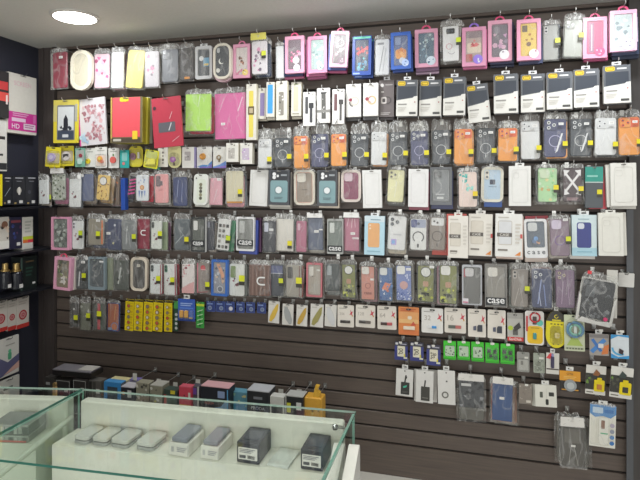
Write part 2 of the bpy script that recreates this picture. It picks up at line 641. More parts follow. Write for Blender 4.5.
def k_box(o, w, h, kw, mpp, seed):
    t = kw.get('t', .022); c = kw.get('c', '#e9e7e0')
    mb = MB()
    mb.rr(-w / 2, 0, w, h, kw.get('r', .02) * w, 0, t, col(c, .4), .0008)
    deco(mb, w, h, -.0002, kw.get('deco', []))
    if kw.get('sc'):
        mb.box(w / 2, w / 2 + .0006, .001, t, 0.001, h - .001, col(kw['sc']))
    b = mb.build('box', o)
    if kw.get('emb'):     # embossed outline of the phone on the lid
        e = MB(); e.frame(-w * .36, h * .09, w * .72, h * .82, .12 * w, .012 * w, -.0012, -.0002, col(shade(c, .84)))
        e.frame(-w * .30, h * .70, w * .26, w * .26, .07 * w, .012 * w, -.0012, -.0002, col(shade(c, .88)))
        e.build('embossed_outline', o)
    if kw.get('lid'):
        e = MB(); e.rr(-w / 2, h, w, .004, .001, 0, t, col(kw['lid'], .35)); e.build('lid', o)
    if kw.get('prod'):
        products(o, w, h, kw['prod'], 0)
    if kw.get('pl'):
        price(o, -w / 2 + kw['pl'][0] * w, kw['pl'][1] * h, kw.get('ps', 5) * mpp, -.0016)
    if kw.get('st'):
        sticker(o, -w / 2 + kw['st'][0] * w, kw['st'][1] * h, kw.get('ss', 4.6) * mpp, -.0022)
    if kw.get('tabs', 'none') != 'none':
        return tab(o, w, h, kw.get('tc', c), kw['tabs'], kw.get('tw', .4), kw.get('th', 4) * mpp)
    if kw.get('_hk'):
        mb = MB(); mb.rr(-w * .1, h - .009, w * .2, .004, .0015, -.0040, -.0036, col('#6a6660')); mb.build('hang_hole', o)
    return h - .006


def products(o, w, h, prods, y):
    for pr in prods:
        nm, shapes = pr[0], pr[1]
        mb = MB()
        for s in shapes:
            if s[0] == 'b':
                _, a, b, c, d, th, r, cc = s
                mb.rr(-w / 2 + a * w, b * h, (c - a) * w, (d - b) * h, r * w, y - th, y, col(cc, .3), min(.001, th * .4))
            elif s[0] == 'c':
                _, u, v, r, th, cc = s
                mb.disc(-w / 2 + u * w, v * h, r * w, y - th, col(cc, .3), 18, y)
            elif s[0] == 'o':
                _, u, v, r, tr, th, cc = s
                pts = [(-w / 2 + u * w + r * w * math.cos(i * .4488), y - th, v * h + r * w * math.sin(i * .4488)) for i in range(15)]
                mb.tube(pts, tr * w, col(cc, .3))
            elif s[0] == 'p':
                _, pts, th, cc = s
                mb.prism([(-w / 2 + a * w, b * h) for a, b in pts], y - th, y, col(cc, .3))
            elif s[0] == 'm':
                _, a, b, c, d, th, r, cc = s
                mb.rr(-w / 2 + a * w, b * h, (c - a) * w, (d - b) * h, r * w, y - th, y, col(cc, .25, 1), min(.001, th * .4))
        ob = mb.build(nm, o)
        if len(pr) > 2:
            ob['label'] = pr[2]


def k_card(o, w, h, kw, mpp, seed):
    c = kw.get('c', '#eceae3'); t = .0014
    mb = MB()
    if kw.get('shape'):
        mb.prism([(-w / 2 + a * w, b * h) for a, b in kw['shape']], 0, t, col(c, .4))
    else:
        mb.rr(-w / 2, 0, w, h, kw.get('r', .06) * w, 0, t, col(c, .4))
    y = deco(mb, w, h, -.0002, kw.get('deco', []))
    hv = kw.get('hole', .93)
    mb.build('backing_card', o)
    if hv:
        mb = MB(); mb.rr(-w * .12, h * hv - .012 * w, w * .24, .07 * w, .03 * w, y - .0009, y - .0005, col('#2b2826')); mb.build('hang_hole', o)
    products(o, w, h, kw.get('prod', []), y)
    if kw.get('bl'):
        a, b, c2, d, th, r = kw['bl']
        mb = MB(); mb.rr(-w / 2 + a * w, b * h, (c2 - a) * w, (d - b) * h, r * w, -th, 0, PANE(), th * .3); mb.build('blister', o)
    if kw.get('bag'):
        bag_sheet(o, w, h * .98, h * .08, seed, .002, .004, ragged=.2)
    if kw.get('st'):
        sticker(o, -w / 2 + kw['st'][0] * w, kw['st'][1] * h, kw.get('ss', 4) * mpp, -.012)
    if kw.get('tabs'):
        return tab(o, w, h, kw.get('tc', '#e8e8e4'), 'tab', kw.get('tw', .35), kw.get('th', 4) * mpp)
    return h * (hv or .95)


KINDS = {'bag': (k_bag, 'bagged_phone_case', 'phone case'), 'wbox': (k_wbox, 'window_box', 'phone case box'),
         'box': (k_box, 'retail_box', 'box'), 'card': (k_card, 'carded_accessory', 'accessory card')}
_cnt = [0]
_R2 = random.Random(12)
NHOOK = [0]


def peg_hook(loc, d, label, rotz=0, flag=None, group='peg hooks on the slat wall', dark=False):
    """wire hook: loc is the point on the wall plane where the hook starts"""
    NHOOK[0] += 1
    mb = MB()
    m = col('#c9c9c6' if not dark else '#55565a', .3, .8)
    L = d + .03
    mb.box(-.008, .008, -.006, -.0015, -.012, .012, m)
    mb.tube([(0, -.004, 0), (0, -L * .55, .001), (0, -L + .012, .002), (0, -L + .002, .007), (0, -L, .016)], .0016, m, 5)
    o = mb.build('peg_hook', None, loc, (0, 0, rotz))
    tag(o, label, 'hook', group)
    if flag:
        f = MB(); f.rr(-flag / 2, .008, flag, flag * (.62 if flag < .02 else 1.5), .0008, -L - .002, -L - .001, col('#dedcd4'))
        f.build('price_flag', o)
    return o


def I(x0, y0, x1, y1, kind, label, d=.11, row='', group=None, hook=True, wall='B', rot=0, nm=None, cat=None, back=(), flag=None, short=None, **kw):
    """one hanging package, given by where its front face stands on its row's plane"""
    _cnt[0] += 1
    seed = _cnt[0]
    fn, dn, dc = KINDS[kind]
    xc = (x0 + x1) / 2
    if wall == 'B':
        a, b = P(x0, y1, d), P(x1, y1, d); w = b.x - a.x; h = P(xc, y0, d).z - P(xc, y1, d).z
        loc = P(xc, y1, d); rz = 0
    else:
        a, b = PL(x0, y1, d), PL(x1, y1, d); w = b.y - a.y; h = PL(xc, y0, d).z - PL(xc, y1, d).z
        loc = PL(xc, y1, d); loc.y = (a.y + b.y) / 2; rz = math.radians(90)
    mpp = h / (y1 - y0)
    if rot == 0 and wall == 'B':
        rot = random.Random(seed * 31).uniform(-.9, .9)
    cat = cat or dc
    g = group or (row and ('%s in the %s' % (cat + 's' if not cat.endswith('s') and not cat.endswith('x') else cat + 'es' if cat.endswith('x') else cat, row)))
    nm = nm or dn
    o = root(nm, label, cat, loc, (0, math.radians(rot), rz), g or None)
    if kind == 'box' and hook:
        kw['_hk'] = 1
    top = fn(o, w, h, kw, mpp, seed)
    short = short or label
    # most pegs carry several packs: one more behind shows as an edge
    if kind == 'bag' and not back and row in ('fourth row', 'fifth row', 'sixth row', 'top row') and _R2.random() < .7:
        back = [('bag', _R2.choice(['#8a8680', '#5c6068', '#a59a90', '#6d5a60', '#75807c', '#b0aca6', '#4a4e58', '#94707a']), _R2.choice([-2, 2, 2.5]), _R2.uniform(-1, 2.5))]
    # packs of the same peg showing behind the front one
    for i, bc in enumerate(back):
        kind2, c, dx, dy = bc[0], bc[1], bc[2], bc[3]
        lab = ('middle pack behind the ' if len(back) > 1 else 'pack behind the ') + short if i == 0 else 'rearmost pack behind the ' + short
        dd = d - max(.03 if kind in ('bag', 'card') else .026, kw.get('t', 0) + .002) * (i + 1)
        l2 = P(xc + dx, y1 + dy, dd)
        w2 = P(x1, y1, dd).x - P(x0, y1, dd).x
        h2 = P(xc, y0, dd).z - P(xc, y1, dd).z
        o2 = root(nm, lab, cat, l2, (0, math.radians(rot + rnd.uniform(-1.5, 1.5)), 0), 'packs behind others in the ' + (row or 'display'))
        if kind2 == 'bag':
            phone_case(o2, w2, h2, dict(c=c, cam='duo' if i else 'tri'))
            bag_sheet(o2, w2, h2, kw.get('hd', 8) * mpp * .9, seed * 7 + i, kw.get('m', 1.2) * mpp)
        elif kind2 == 'wbox':
            k_wbox(o2, w2, h2, dict(kw, fc=c, tabs='none', deco=[], bd=None, cam=None), mpp, seed * 5 + i)
        elif kind2 == 'box':
            k_box(o2, w2, h2, dict(c=c, t=.02, tabs='none', emb=kw.get('emb')), mpp, seed)
        else:
            k_card(o2, w2, h2, dict(c=c, r=kw.get('r', .06), deco=kw.get('deco', []), hole=kw.get('hole', .93), prod=kw.get('prod', [])), mpp, seed)
    if hook:
        p = Matrix.Rotation(math.radians(rot), 4, 'Y') @ Vector((0, 0, top))
        hz = loc.z + p.z
        if wall == 'B':
            peg_hook((loc.x + p.x, 0, hz), d, 'thin metal peg holding ' + short, 0, flag)
        else:
            peg_hook((LEFT, loc.y, hz), d, 'thin metal peg holding ' + short, rz, flag, 'peg hooks on the left wall', True)
    return o
# ================================================================== ROW 1 (top row)
PK, HP, NV = '#e0a2ba', '#e0517f', '#26345f'
TOP = 'top row'
def win(x0, y0, x1, y1, label, fc, c, deco, bd=None, lv=0, **kw):
    kw.setdefault('tabs', 'arch')
    I(x0, y0, x1, y1, 'wbox', label, .165 - .027 * lv, TOP, fc=fc, c=c, deco=deco, bd=bd, **kw)
R1 = dict(row=TOP)
I(53, 52, 67, 88, 'bag', 'bagged dark red case at the left end of the top row', .14, c='#8e3444', pl=(.7, .8), hd=5, **R1)
win(70, 50, 91, 90, 'cream arch-topped frame box beside the dark red case', '#e4dcc8', '#d8cfb8', [], None, 0, fr=.45, ir=.3, tabs='none')
I(94, 54, 109, 88, 'bag', 'pink flower-print case in clear bag near top left', .13, c='#d9b9c4', deco=[('s', 5, 12, ['#e05f92', '#f0b0c8', '#9a3e66'], .16, (.1, .2, .9, .95))], hd=6, **R1)
I(111, 52, 123, 88, 'bag', 'plain white case in clear bag near top left', .145, c='#d6d6d8', hd=6, **R1)
I(125, 50, 142, 88, 'bag', 'pale yellow case leaning right near top left', .13, rot=6, c='#e2d27a', hd=4, **R1)
I(145, 51, 159, 87, 'bag', 'greyish case with pink blotches near top left', .145, c='#b9b4b8', deco=[('s', 8, 7, ['#d48aa4', '#8a8288'], .16, (.1, .2, .9, .9))], hd=5, **R1)
I(161, 49, 178, 82, 'bag', 'smoky grey clear case, top row left of dark glitter bag', .13, c='#6a6c72', cam='tri', lens='#888b90', hd=6, **R1)
I(180, 48, 193, 80, 'bag', 'dark glitter case bag with small orange mark', .145, c='#4a4644', deco=[('s', 3, 26, ['#77716c', '#8a8480', '#2f2c2b'], .06, (.08, .1, .92, .95)), ('r', .35, .03, .75, .1, '#d08a3a')], hd=6, **R1)
win(195, 46, 212, 79, 'silver frame box with blue picture on a dark case', '#c6c6c6', '#4b4e55', [('R', .45, .35, .95, .68, .05, '#6fa6c8'), ('c', .28, .66, .2, '#e8e8ea'), ('r', .5, .38, .9, .46, '#e5c873')], None, 1, fr=.12, tc='#d8d8d6', tabs='tab')
win(213, 43, 231, 79, 'cream rounded frame box with crescent moon on black case', '#ded6c6', '#3a3d44', [('c', .42, .5, .2, '#e9e7e0'), ('c', .5, .53, .19, '#3a3d44'), ('c', .18, .2, .15, '#ece9e2'), ('R', .1, .78, .32, .94, .08, '#b5b6b8')], None, 0, fr=.42, ir=.3, tabs='none', fw=(.11, .07, .07), back=[('wbox', '#c9a9b0', 1, 3)])
win(233, 44, 250, 78, 'pink window box with brown figure on white case', PK, '#e3d8d6', [('s', 11, 9, ['#8a5a44', '#6a4234', '#c98a78'], .14, (.3, .3, .7, .62)), ('s', 12, 10, ['#e07fa4', '#d85a86'], .12, (.1, .02, .9, .28))], (.72, .16, .17, '#e6cf7a', '#b98a4a'), 1, tc='#d87a9c', sc='#8a3a5a')
I(252, 41, 267, 74, 'bag', 'white floral case bag with yellow tag beside pink box', .16, c='#dcd6da', deco=[('s', 21, 16, ['#6d6070', '#8f7b8c', '#d99ab8', '#b85f8a'], .13, (.15, .1, .9, .75))], st=(.85, .55, '#d8e04a'), hc='#d9d06a', back=[('bag', '#26324a', 4, 3)], **R1)
I(276, 46, 284, 78, 'bag', 'slim silver case bag squeezed beside a pink box', .14, c='#dcdcde', hd=5, **R1)
pkb = lambda *cs: [('wbox', c, -1.5 + i, 3 + 3 * i) for i, c in enumerate(cs)]
win(285, 36, 304, 73, 'pink window box with pink bow case, leftmost large pink box', PK, '#6d5a66', [('s', 31, 12, ['#f07fae', '#f6a9c6', '#e0528c'], .15, (.25, .25, .95, .6)), ('c', .6, .3, .26, '#f3eef0')], (.62, .14, .17, '#f4f2f2', '#e888a8'), 0, back=pkb(NV, '#c06a8c'))
win(308, 36, 327, 73, 'pink window box with pale teal case inside', '#d993b2', '#9fb8b6', [('s', 32, 10, ['#dcebe8', '#f4f6f4', '#6f8c8e'], .16, (.15, .4, .9, .9)), ('c', .6, .2, .2, '#d8e4e2')], (.66, .16, .17, '#b9c9c8', '#5f7f80'), 1, back=pkb('#b86a90', '#a0567c'))
win(329, 31, 347, 67, 'pink window box leaning right with mirror-like ring', '#e3adc4', '#6f6168', [('o', .55, .72, .3, .07, '#d8cfd2'), ('s', 33, 8, ['#e9dfe2', '#c7a3b0'], .13, (.2, .3, .9, .6))], (.66, .17, .19, '#7c6a72', '#d8c8ce'), 0, rot=4, back=pkb('#3b4f8c', '#b0567c'))
win(352, 36, 371, 75, 'blue window box with red and teal case', '#2f4f9e', '#2b3c5c', [('s', 41, 12, ['#d8434e', '#e8616a'], .16, (.15, .45, .9, .85)), ('c', .55, .5, .22, '#2d2f48'), ('s', 42, 10, ['#3f9ac8', '#57c0cc', '#2a6ea8'], .15, (.15, .05, .9, .42))], None, 1, tabs='none', fdeco=[('r', .05, .93, .95, .98, '#6fd0b0'), ('r', .05, .02, .4, .06, '#9fb8e8')], back=[('wbox', '#27488f', 2, 3)])
I(375, 39, 389, 75, 'bag', 'silver line-art case in clear bag between two blue boxes', .15, c='#c7c8cb', deco=[('l', .3, .1, .6, .8, .06, '#8f9094'), ('l', .55, .1, .75, .75, .05, '#a5a6aa'), ('r', .15, .84, .6, .9, '#7f8084')], hd=5, **R1)
win(391, 32, 411, 69, 'blue window box with orange picture case', '#3d63b4', '#54618a', [('R', .1, .22, .9, .55, .2, '#e09a52'), ('R', .1, .7, .5, .95, .06, '#7f8cae'), ('c', .6, .16, .24, '#cfd8ea'), ('s', 51, 6, ['#f0b878', '#c9783c'], .14, (.2, .3, .8, .55))], (.72, .16, .18, '#b9cdf0', '#6a86c4'), 0, tabs='none', back=[('wbox', '#2c4a92', 2, 3)])
win(415, 29, 438, 67, 'pink window box with slate blue patterned case', PK, '#51687e', [('s', 61, 12, ['#b9cfd8', '#dce8ec', '#3d5266'], .14, (.05, .5, .95, .95)), ('s', 62, 6, ['#8fb0c4'], .1, (.1, .2, .5, .5))], (.7, .16, .2, '#cdd8e2', '#6a88a0'), 1, back=[('wbox', '#7a5a78', 1, 4), ('wbox', '#b79bb0', 1, 7)])
I(443, 26, 459, 61, 'bag', 'white case with pink sketch and lime tag in bag', .16, c='#ebebec', cam='top', r=.1, m=2.5, hd=8, deco=[('o', .4, .42, .2, .04, '#c8929a'), ('a', .55, .3, .25, .04, 200, 330, '#9c98a0')], st=(.98, .52, '#d9ea3a'), **R1)
win(462, 27, 486, 66, 'pink window box with purple badge, right of white case', '#e09cba', '#b9a4a0', [('R', .08, .3, .95, .62, .1, '#ead8c6'), ('s', 71, 9, ['#d84a56', '#e87a7e', '#b53a48'], .14, (.2, .5, .8, .7)), ('r', .02, .78, .98, .98, '#8f7d84'), ('R', .02, .02, .4, .26, .05, '#b7504e')], (.66, .17, .2, '#9a7fe0', '#f0eef6'), 0, tc='#8d6ac8', back=[('wbox', '#c06a90', 1, 3)])
win(488, 20, 512, 61, 'pink window box with grey case and white badge', '#efb0c8', '#77707c', [('s', 81, 10, ['#e2b8d0', '#cfa0c4', '#96889a'], .17, (.15, .3, .95, .7)), ('R', .1, .72, .5, .92, .08, '#8a8490')], (.68, .15, .21, '#f6f4f6', '#d9c7da'), 1, back=[('wbox', '#2b3354', 2, 3), ('wbox', '#232a48', 2, 6)])
win(517, 19, 541, 60, 'pink window box with yellow case inside', '#f0a9c4', '#e8c868', [('R', .1, .74, .42, .94, .06, '#6d5f4c'), ('c', .5, .36, .15, '#7a5a48'), ('s', 91, 4, ['#f4e0a0', '#a8783c'], .09, (.3, .45, .8, .7))], (.7, .15, .2, '#f4f0ea', '#e6b0c6'), 0, back=[('wbox', '#2b3354', 2, 4)])
I(543, 25, 558, 60, 'bag', 'grey clear case bag with lime tag, right of yellow case', .135, c='#8f908c', cam='duo', lens='#b0b0ae', st=(.95, .48, '#dde23a'), hd=6, **R1)
I(563, 20, 581, 57, 'bag', 'grey clear case bag with torn tilted top', .155, rot=3, c='#95968f', cam='tri', lens='#55585c', st=(.92, .52, '#e6d23c'), hd=8, **R1)
win(583, 17, 607, 58, 'pink window box with magenta folio panel', '#e8a0bc', '#c2577f', [('r', .15, .05, .45, .95, '#9a6a88'), ('r', .28, .1, .34, .9, '#d8cfd8'), ('r', .5, .1, .9, .95, '#c94f7c')], (.7, .15, .21, '#cf5a80', '#e8b0c4'), 1, back=[('wbox', '#a84a70', 1, 3)])
win(610, 10, 637, 51, 'iridescent pink-white window box at right end of top row', '#f0bcd6', '#b8c4c8', [('s', 99, 14, ['#eef2f2', '#7f8c94', '#d8e0e2'], .16, (.1, .25, .95, .95)), ('c', .55, .2, .25, '#dfe6f0')], (.68, .16, .23, '#e3e0f2', '#8f88a8'), 0, fdeco=[('r', .03, .1, .12, .6, '#f4cfae'), ('r', .88, .3, .97, .9, '#f2e6f4')], back=[('wbox', '#3a4560', 2, 4), ('wbox', '#30394f', 2, 8)])

# ================================================================== ROW 2 (tablet folios, watch straps, rugged boxes)
R2 = dict(row='second row')
I(53, 100, 77, 143, 'box', 'yellow tablet folio pack with grey misty picture', .13, rot=1, c='#e0cf3a', t=.012, nm='tablet_folio', cat='tablet case', deco=[('r', .0, .5, .14, 1, '#c4bb74'), ('r', .0, .88, 1, 1, '#d0c25a'), ('r', .9, .5, 1, .9, '#a9a898'), ('R', .16, .07, .9, .88, .04, '#77797c'), ('r', .2, .3, .86, .84, '#cfd3d2'), ('s', 7, 16, ['#2c3038', '#3c424a'], .08, (.3, .25, .75, .5)), ('p', [(.44, .3), (.44, .55), (.53, .66), (.62, .55), (.62, .3)], '#23262c'), ('r', .2, .09, .86, .28, '#3a4452'), ('R', .4, .13, .65, .2, .02, '#c9ccce')], **R2)
I(80, 98, 107, 145, 'box', 'floral pink and white tablet folio in pink-edged bag', .11, rot=-4, c='#d9d4d6', t=.01, nm='tablet_folio', cat='tablet case', deco=[('r', 0, 0, .05, 1, '#d8589a'), ('s', 17, 70, ['#b98a90', '#9c6c74', '#d8b0b2', '#b08086', '#c9b4b6'], .075, (.16, .1, .96, .85)), ('s', 18, 10, ['#a8c4d8', '#c8dbe6'], .09, (.08, .03, .3, .3))], **R2)
I(110, 97, 142, 143, 'box', 'red tablet folio in olive card box with yellow labels', .15, rot=.5, c='#6f6448', t=.03, nm='tablet_folio', cat='tablet case', sc='#b7a83a', deco=[('r', .07, .13, .93, .99, '#e2565e'), ('r', .07, .02, .95, .11, '#4a4034'), ('R', .1, .04, .35, .09, .01, '#b9b2a4'), ('R', .3, .9, .58, .99, .04, '#e8d23a'), ('R', .7, .08, .86, .26, .02, '#e8c93a'), ('r', .02, .1, .06, 1, '#b79a4e')], back=[('box', '#b9ae3c', 5, 1), ('box', '#e0dcc8', 8, 1)], **R2)
I(154, 97, 183, 147, 'box', 'dark red tablet folio with grey label patch in bag', .172, rot=-4, c='#b23a4a', t=.01, nm='tablet_folio', cat='tablet case', deco=[('R', .2, .3, .78, .5, .03, '#5c5a60'), ('l', .55, .33, .65, .48, .03, '#d0ced0'), ('c', .1, .8, .06, '#4a2c34'), ('l', .6, .56, .7, .7, .02, '#e8b8bc'), ('l', .65, .1, .9, .2, .02, '#e0a8ae')], **R2)
I(185, 94, 210, 131, 'bag', 'lime green tablet folio in a clear bag', .14, rot=1, c='#b4e06a', t=.01, hd=6, r=.04, nm='bagged_tablet_folio', cat='tablet case', part='folio', deco=[('l', .5, .65, .58, .95, .02, '#e8f6d0')], back=[('bag', '#b0384a', 4, 3)], **R2)
I(215, 93, 246, 139, 'bag', 'wide hot pink tablet folio in a clear bag', .12, c='#dc6ea6', t=.01, hd=7, r=.03, nm='bagged_tablet_folio', cat='tablet case', part='folio', pl=(.3, .3), deco=[('l', .75, .6, .9, .9, .03, '#f6d8e8'), ('l', .15, .6, .3, .9, .015, '#f0b8d6')], back=[('box', '#4a564e', -2, -1)], **R2)
def strap(x0, y0, x1, y1, label, deco, c='#e6e2d6', lv=0, **kw):
    kw.setdefault('row', 'second row')
    I(x0, y0, x1, y1, 'box', label, .14 - .03 * lv, nm='watch_strap_box', cat='watch strap box', c=c, t=kw.pop('t', .026), deco=deco, **kw)
strap(246, 84, 256, 140, 'tall white strap box with yellow watch strap', [('R', .28, .05, .72, .88, .1, '#ecd962'), ('R', .2, .45, .8, .6, .06, '#5f5030'), ('R', .32, .48, .68, .57, .04, '#b8a888')], sc='#d8d2b8')
strap(258, 88, 266, 119, 'small white strap box with purple strap', [('R', .25, .1, .8, .84, .08, '#8478a0'), ('r', .35, .9, .65, .95, '#8f8a80')], lv=1, sc='#d4cdb4', back=[('box', '#d9d4c4', 1, 2)])
strap(266, 82, 274, 117, 'white strap box with bright blue strap', [('R', .18, .1, .82, .92, .06, '#46a4e4')], sc='#d8d2bc', back=[('box', '#d9d4c4', 1, 3)])
strap(276, 81, 287, 120, 'white strap box with speckled grey metal strap', [('R', .25, .12, .7, .72, .08, '#8b867c'), ('s', 6, 6, ['#e8e6e0', '#5c5850'], .1, (.3, .15, .65, .7)), ('r', .35, .92, .6, .95, '#6b655c')], lv=0, sc='#d5ceb6')  # strap strewn with pale and dark specks
strap(291, 82, 301, 116, 'cream strap box with pale beige strap', [('R', .25, .14, .7, .86, .06, '#d0cbb0'), ('r', .15, .05, .8, .08, '#8f8a78'), ('r', .3, .92, .7, .95, '#8a9a6a')], lv=1, sc='#d8d2ba', back=[('box', '#d9d4c4', 1, 3)])
strap(303, 92, 315, 126, 'white box with two short black straps pictured', [('R', .18, .36, .42, .86, .06, '#4a4a4c'), ('R', .56, .1, .78, .6, .06, '#3f3f42'), ('R', .48, .52, .88, .68, .06, '#343437'), ('r', .7, .92, .9, .95, '#8a8884')], c='#eceae6', t=.018)
strap(317, 88, 330, 123, 'white box with black strap and crossing bar', [('R', .35, .12, .68, .85, .04, '#5c5b58'), ('r', 0, .3, 1, .38, '#8a8884'), ('r', .3, .84, .75, .88, '#2d2d2e'), ('s', 8, 5, ['#d8d6d2'], .06, (.4, .2, .65, .7))], c='#eceae6', lv=1, t=.018)
strap(332, 89, 344, 124, 'white box with wine and black straps pictured', [('R', .16, .38, .42, .86, .05, '#6a4a4c'), ('R', .62, .1, .8, .6, .05, '#55524f'), ('R', .55, .56, .92, .7, .06, '#3f3d3c'), ('r', .72, .92, .92, .95, '#6c6a66'), ('l', .3, 0, .45, .14, .05, '#403c3a')], c='#eceae6', t=.018)
strap(346, 84, 361, 117, 'white box with silver banded watch pictured', [('o', .58, .48, .3, .09, '#c9c4b8'), ('a', .5, .44, .3, .1, 170, 260, '#6f6a64'), ('c', .3, .52, .11, '#8a2f44'), ('r', .3, .9, .7, .93, '#b5b2ac')], c='#edebe6', lv=1, back=[('box', '#4a4a4c', 0, 4)])
strap(363, 83, 378, 116, 'white box with gold banded watch pictured', [('o', .58, .48, .3, .1, '#cdb890'), ('a', .55, .5, .22, .07, 90, 270, '#b9928c'), ('c', .26, .52, .12, '#9a3f4c'), ('r', .3, .9, .7, .93, '#b5b2ac')], c='#edebe6', back=[('box', '#4a4a4c', 0, 4)])
strap(379, 80, 394, 117, 'dark grey smartwatch box with white hang tab', [('c', .2, .86, .12, '#c9c5c2'), ('T', .42, .84, .9, .9, 1, '#a09a98'), ('R', .14, .66, .32, .7, .02, '#c9c5c2'), ('o', .56, .45, .26, .08, '#4c4646'), ('R', .14, .36, .5, .54, .08, '#cfc8c4'), ('R', .22, .4, .42, .5, .04, '#4a4444'), ('T', .12, .05, .75, .13, 2, '#b9b4b2')], c='#6a6262', lv=1, tabs='tab', tc='#e6e6e6', th=3.5, back=[('box', '#4c4648', 0, 3)])
OT = [('p', [(0, .44), (0, 1), (1, 1), (1, .52)], '#5b5e63'), ('p', [(.07, .46), (.07, .82), (.93, .82), (.93, .53), (.86, .53)], '#343a44'),
      ('p', [(0, 0), (0, .43), (.78, .5), (.84, .54), (1, .55), (1, 0)], '#e8e6df'),
      ('R', .06, .845, .42, .965, .07, '#f0cb2e'), ('L', .1, .865, .38, .945, .05, .02, '#6a5a1c'), ('R', .5, .885, .86, .925, .02, '#d9d9da'),
      ('r', .62, .05, .93, .11, '#4a4a48'), ('T', .08, .29, .5, .36, 1, '#8f8d88'), ('T', .08, .12, .48, .26, 3, '#c6c3bb'), ('c', .88, .38, .03, '#a85a58')]
for i, (x0, y0, x1, y1, r, w_) in enumerate([(396, 80, 417, 116, 1.2, 'leftmost'), (419, 80, 441, 116, 1.0, 'second from left'), (443, 77, 465, 115, .8, 'third from left'),
        (469, 84, 491, 122, -5, 'fourth from left, low and tilted'), (494, 74, 518, 113, -.5, 'fifth from left'), (521, 74, 545, 112, -.3, 'middle right'),
        (547, 72, 572, 109, -.3, 'third from right'), (574, 69, 599, 107, -.8, 'second from right'), (604, 65, 631, 103, -1, 'rightmost')]):
    I(x0, y0, x1, y1, 'box', 'black and white rugged case box with yellow badge, ' + w_, .15 - .02 * (i % 2), nm='rugged_case_box', cat='phone case box', c='#dedcd6', t=.018, deco=OT,
      tabs='tab', tc='#ececec', tw=.34, th=3.5, rot=r, short='rugged case box ' + w_, back=[('box', '#6b6c6e', .8, 1.2)] if i != 3 else (), **R2)

# ================================================================== small charms, left
RC = dict(row='small charm row')
def charm(x0, y0, x1, y1, label, c, deco=(), lv=0, **kw):
    I(x0, y0, x1, y1, 'card', label, kw.pop('d', .12 - .022 * lv), nm='carded_phone_charm', cat='phone charm', c=c, deco=list(deco), **dict(RC, **kw))
charm(45, 147, 60, 167, 'yellow blister charm with lilac disc, leftmost in charm row', '#e6d630', [('R', .1, .2, .95, .7, .1, '#b9ad86')], rot=4, prod=[('grip', [('c', .45, .48, .24, .008, '#a99ac8'), ('c', .45, .48, .12, .01, '#d0c8e0')])], bl=(.05, .1, .95, .8, .012, .12), back=[('card', '#c9b83a', 4, 2)])
charm(60, 146, 74, 166, 'yellow blister charm with black and white bow', '#e3d43a', [('R', .1, .25, .95, .75, .1, '#b8ab8c')], lv=1, prod=[('grip', [('c', .5, .5, .27, .008, '#dcd4d2'), ('p', [(.3, .4), (.7, .6), (.7, .45), (.3, .58)], .01, '#3c3438')])], bl=(.05, .1, .95, .8, .012, .12))
charm(75, 148, 85, 167, 'green and grey blister charm with red spot', '#6fa08c', [('R', .1, .3, .9, .9, .1, '#9aa29c')], prod=[('grip', [('c', .6, .6, .15, .007, '#8f3a44'), ('b', .3, .15, .7, .45, .006, .1, '#bcd8cc')])])
charm(85, 148, 95, 167, 'white card charm with yellow figure at bottom left', '#e2e2da', [('T', .2, .75, .8, .85, 1, '#a8a89f')], lv=1, prod=[('charm', [('c', .35, .3, .22, .006, '#e8cf3c'), ('c', .3, .36, .06, .008, '#7a5a20')])])
charm(95, 147, 107, 168, 'white card charm with orange flower', '#e4e2dc', [('T', .2, .78, .8, .88, 1, '#a8a89f'), ('R', .1, .1, .9, .6, .1, '#ead8cc')], prod=[('charm', [('c', .45, .42, .22, .006, '#e09a3a'), ('c', .62, .3, .12, .007, '#c86a4a'), ('c', .45, .45, .1, .009, '#e8d050')])], bl=(.08, .06, .92, .66, .012, .1))
charm(108, 148, 119, 168, 'white card charm with round red fruit', '#e6e4de', [('T', .2, .78, .8, .88, 1, '#a8a89f')], lv=1, prod=[('charm', [('c', .5, .4, .26, .008, '#d86a62'), ('b', .45, .6, .55, .7, .005, .02, '#5a8a4a')])])
charm(120, 150, 129, 168, 'teal card charm between white and olive charms', '#2f9a94', [('R', .2, .4, .8, .85, .06, '#7fb8b2'), ('c', .4, .25, .16, '#d07a7a')], hole=.92)
charm(129, 146, 143, 167, 'olive yellow blister charm with purple brown disc', '#c9bc3e', [('R', .05, .05, .95, .4, .1, '#e4d834')], lv=1, r=.3, prod=[('grip', [('c', .32, .5, .22, .008, '#8a6474'), ('c', .32, .5, .1, .01, '#6d4c5c'), ('b', .65, .4, .78, .7, .006, .03, '#e8e6d8')])], bl=(.04, .06, .96, .85, .012, .2))
charm(143, 150, 157, 168, 'bright yellow crumpled blister charm, tilted', '#e6e038', [('R', .1, .55, .9, .95, .1, '#b9bd6a')], rot=9, prod=[('grip', [('p', [(.15, .15), (.85, .25), (.8, .55), (.35, .5)], .006, '#f0e85a')])], bl=(.06, .06, .94, .8, .01, .1), back=[('card', '#3a9a84', 3, 1)])
charm(158, 147, 168, 167, 'white card charm with four little black icons', '#e6e2d6', [('c', .5, .72, .1, '#6a645c'), ('c', .5, .55, .09, '#8a847a'), ('c', .5, .36, .11, '#6a645c'), ('c', .5, .2, .09, '#9a948a')], lv=1)
charm(168, 143, 181, 168, 'pale yellow rounded card with purple jewel charm', '#ebe6a8', [('T', .25, .72, .75, .8, 2, '#b8b47c')], r=.45, hole=.9, prod=[('charm', [('c', .4, .34, .2, .007, '#a866b0'), ('c', .45, .36, .1, .009, '#d8a8dc'), ('b', .42, .1, .56, .22, .005, .03, '#5a4a3a')])], bl=(.1, .08, .9, .62, .012, .3))
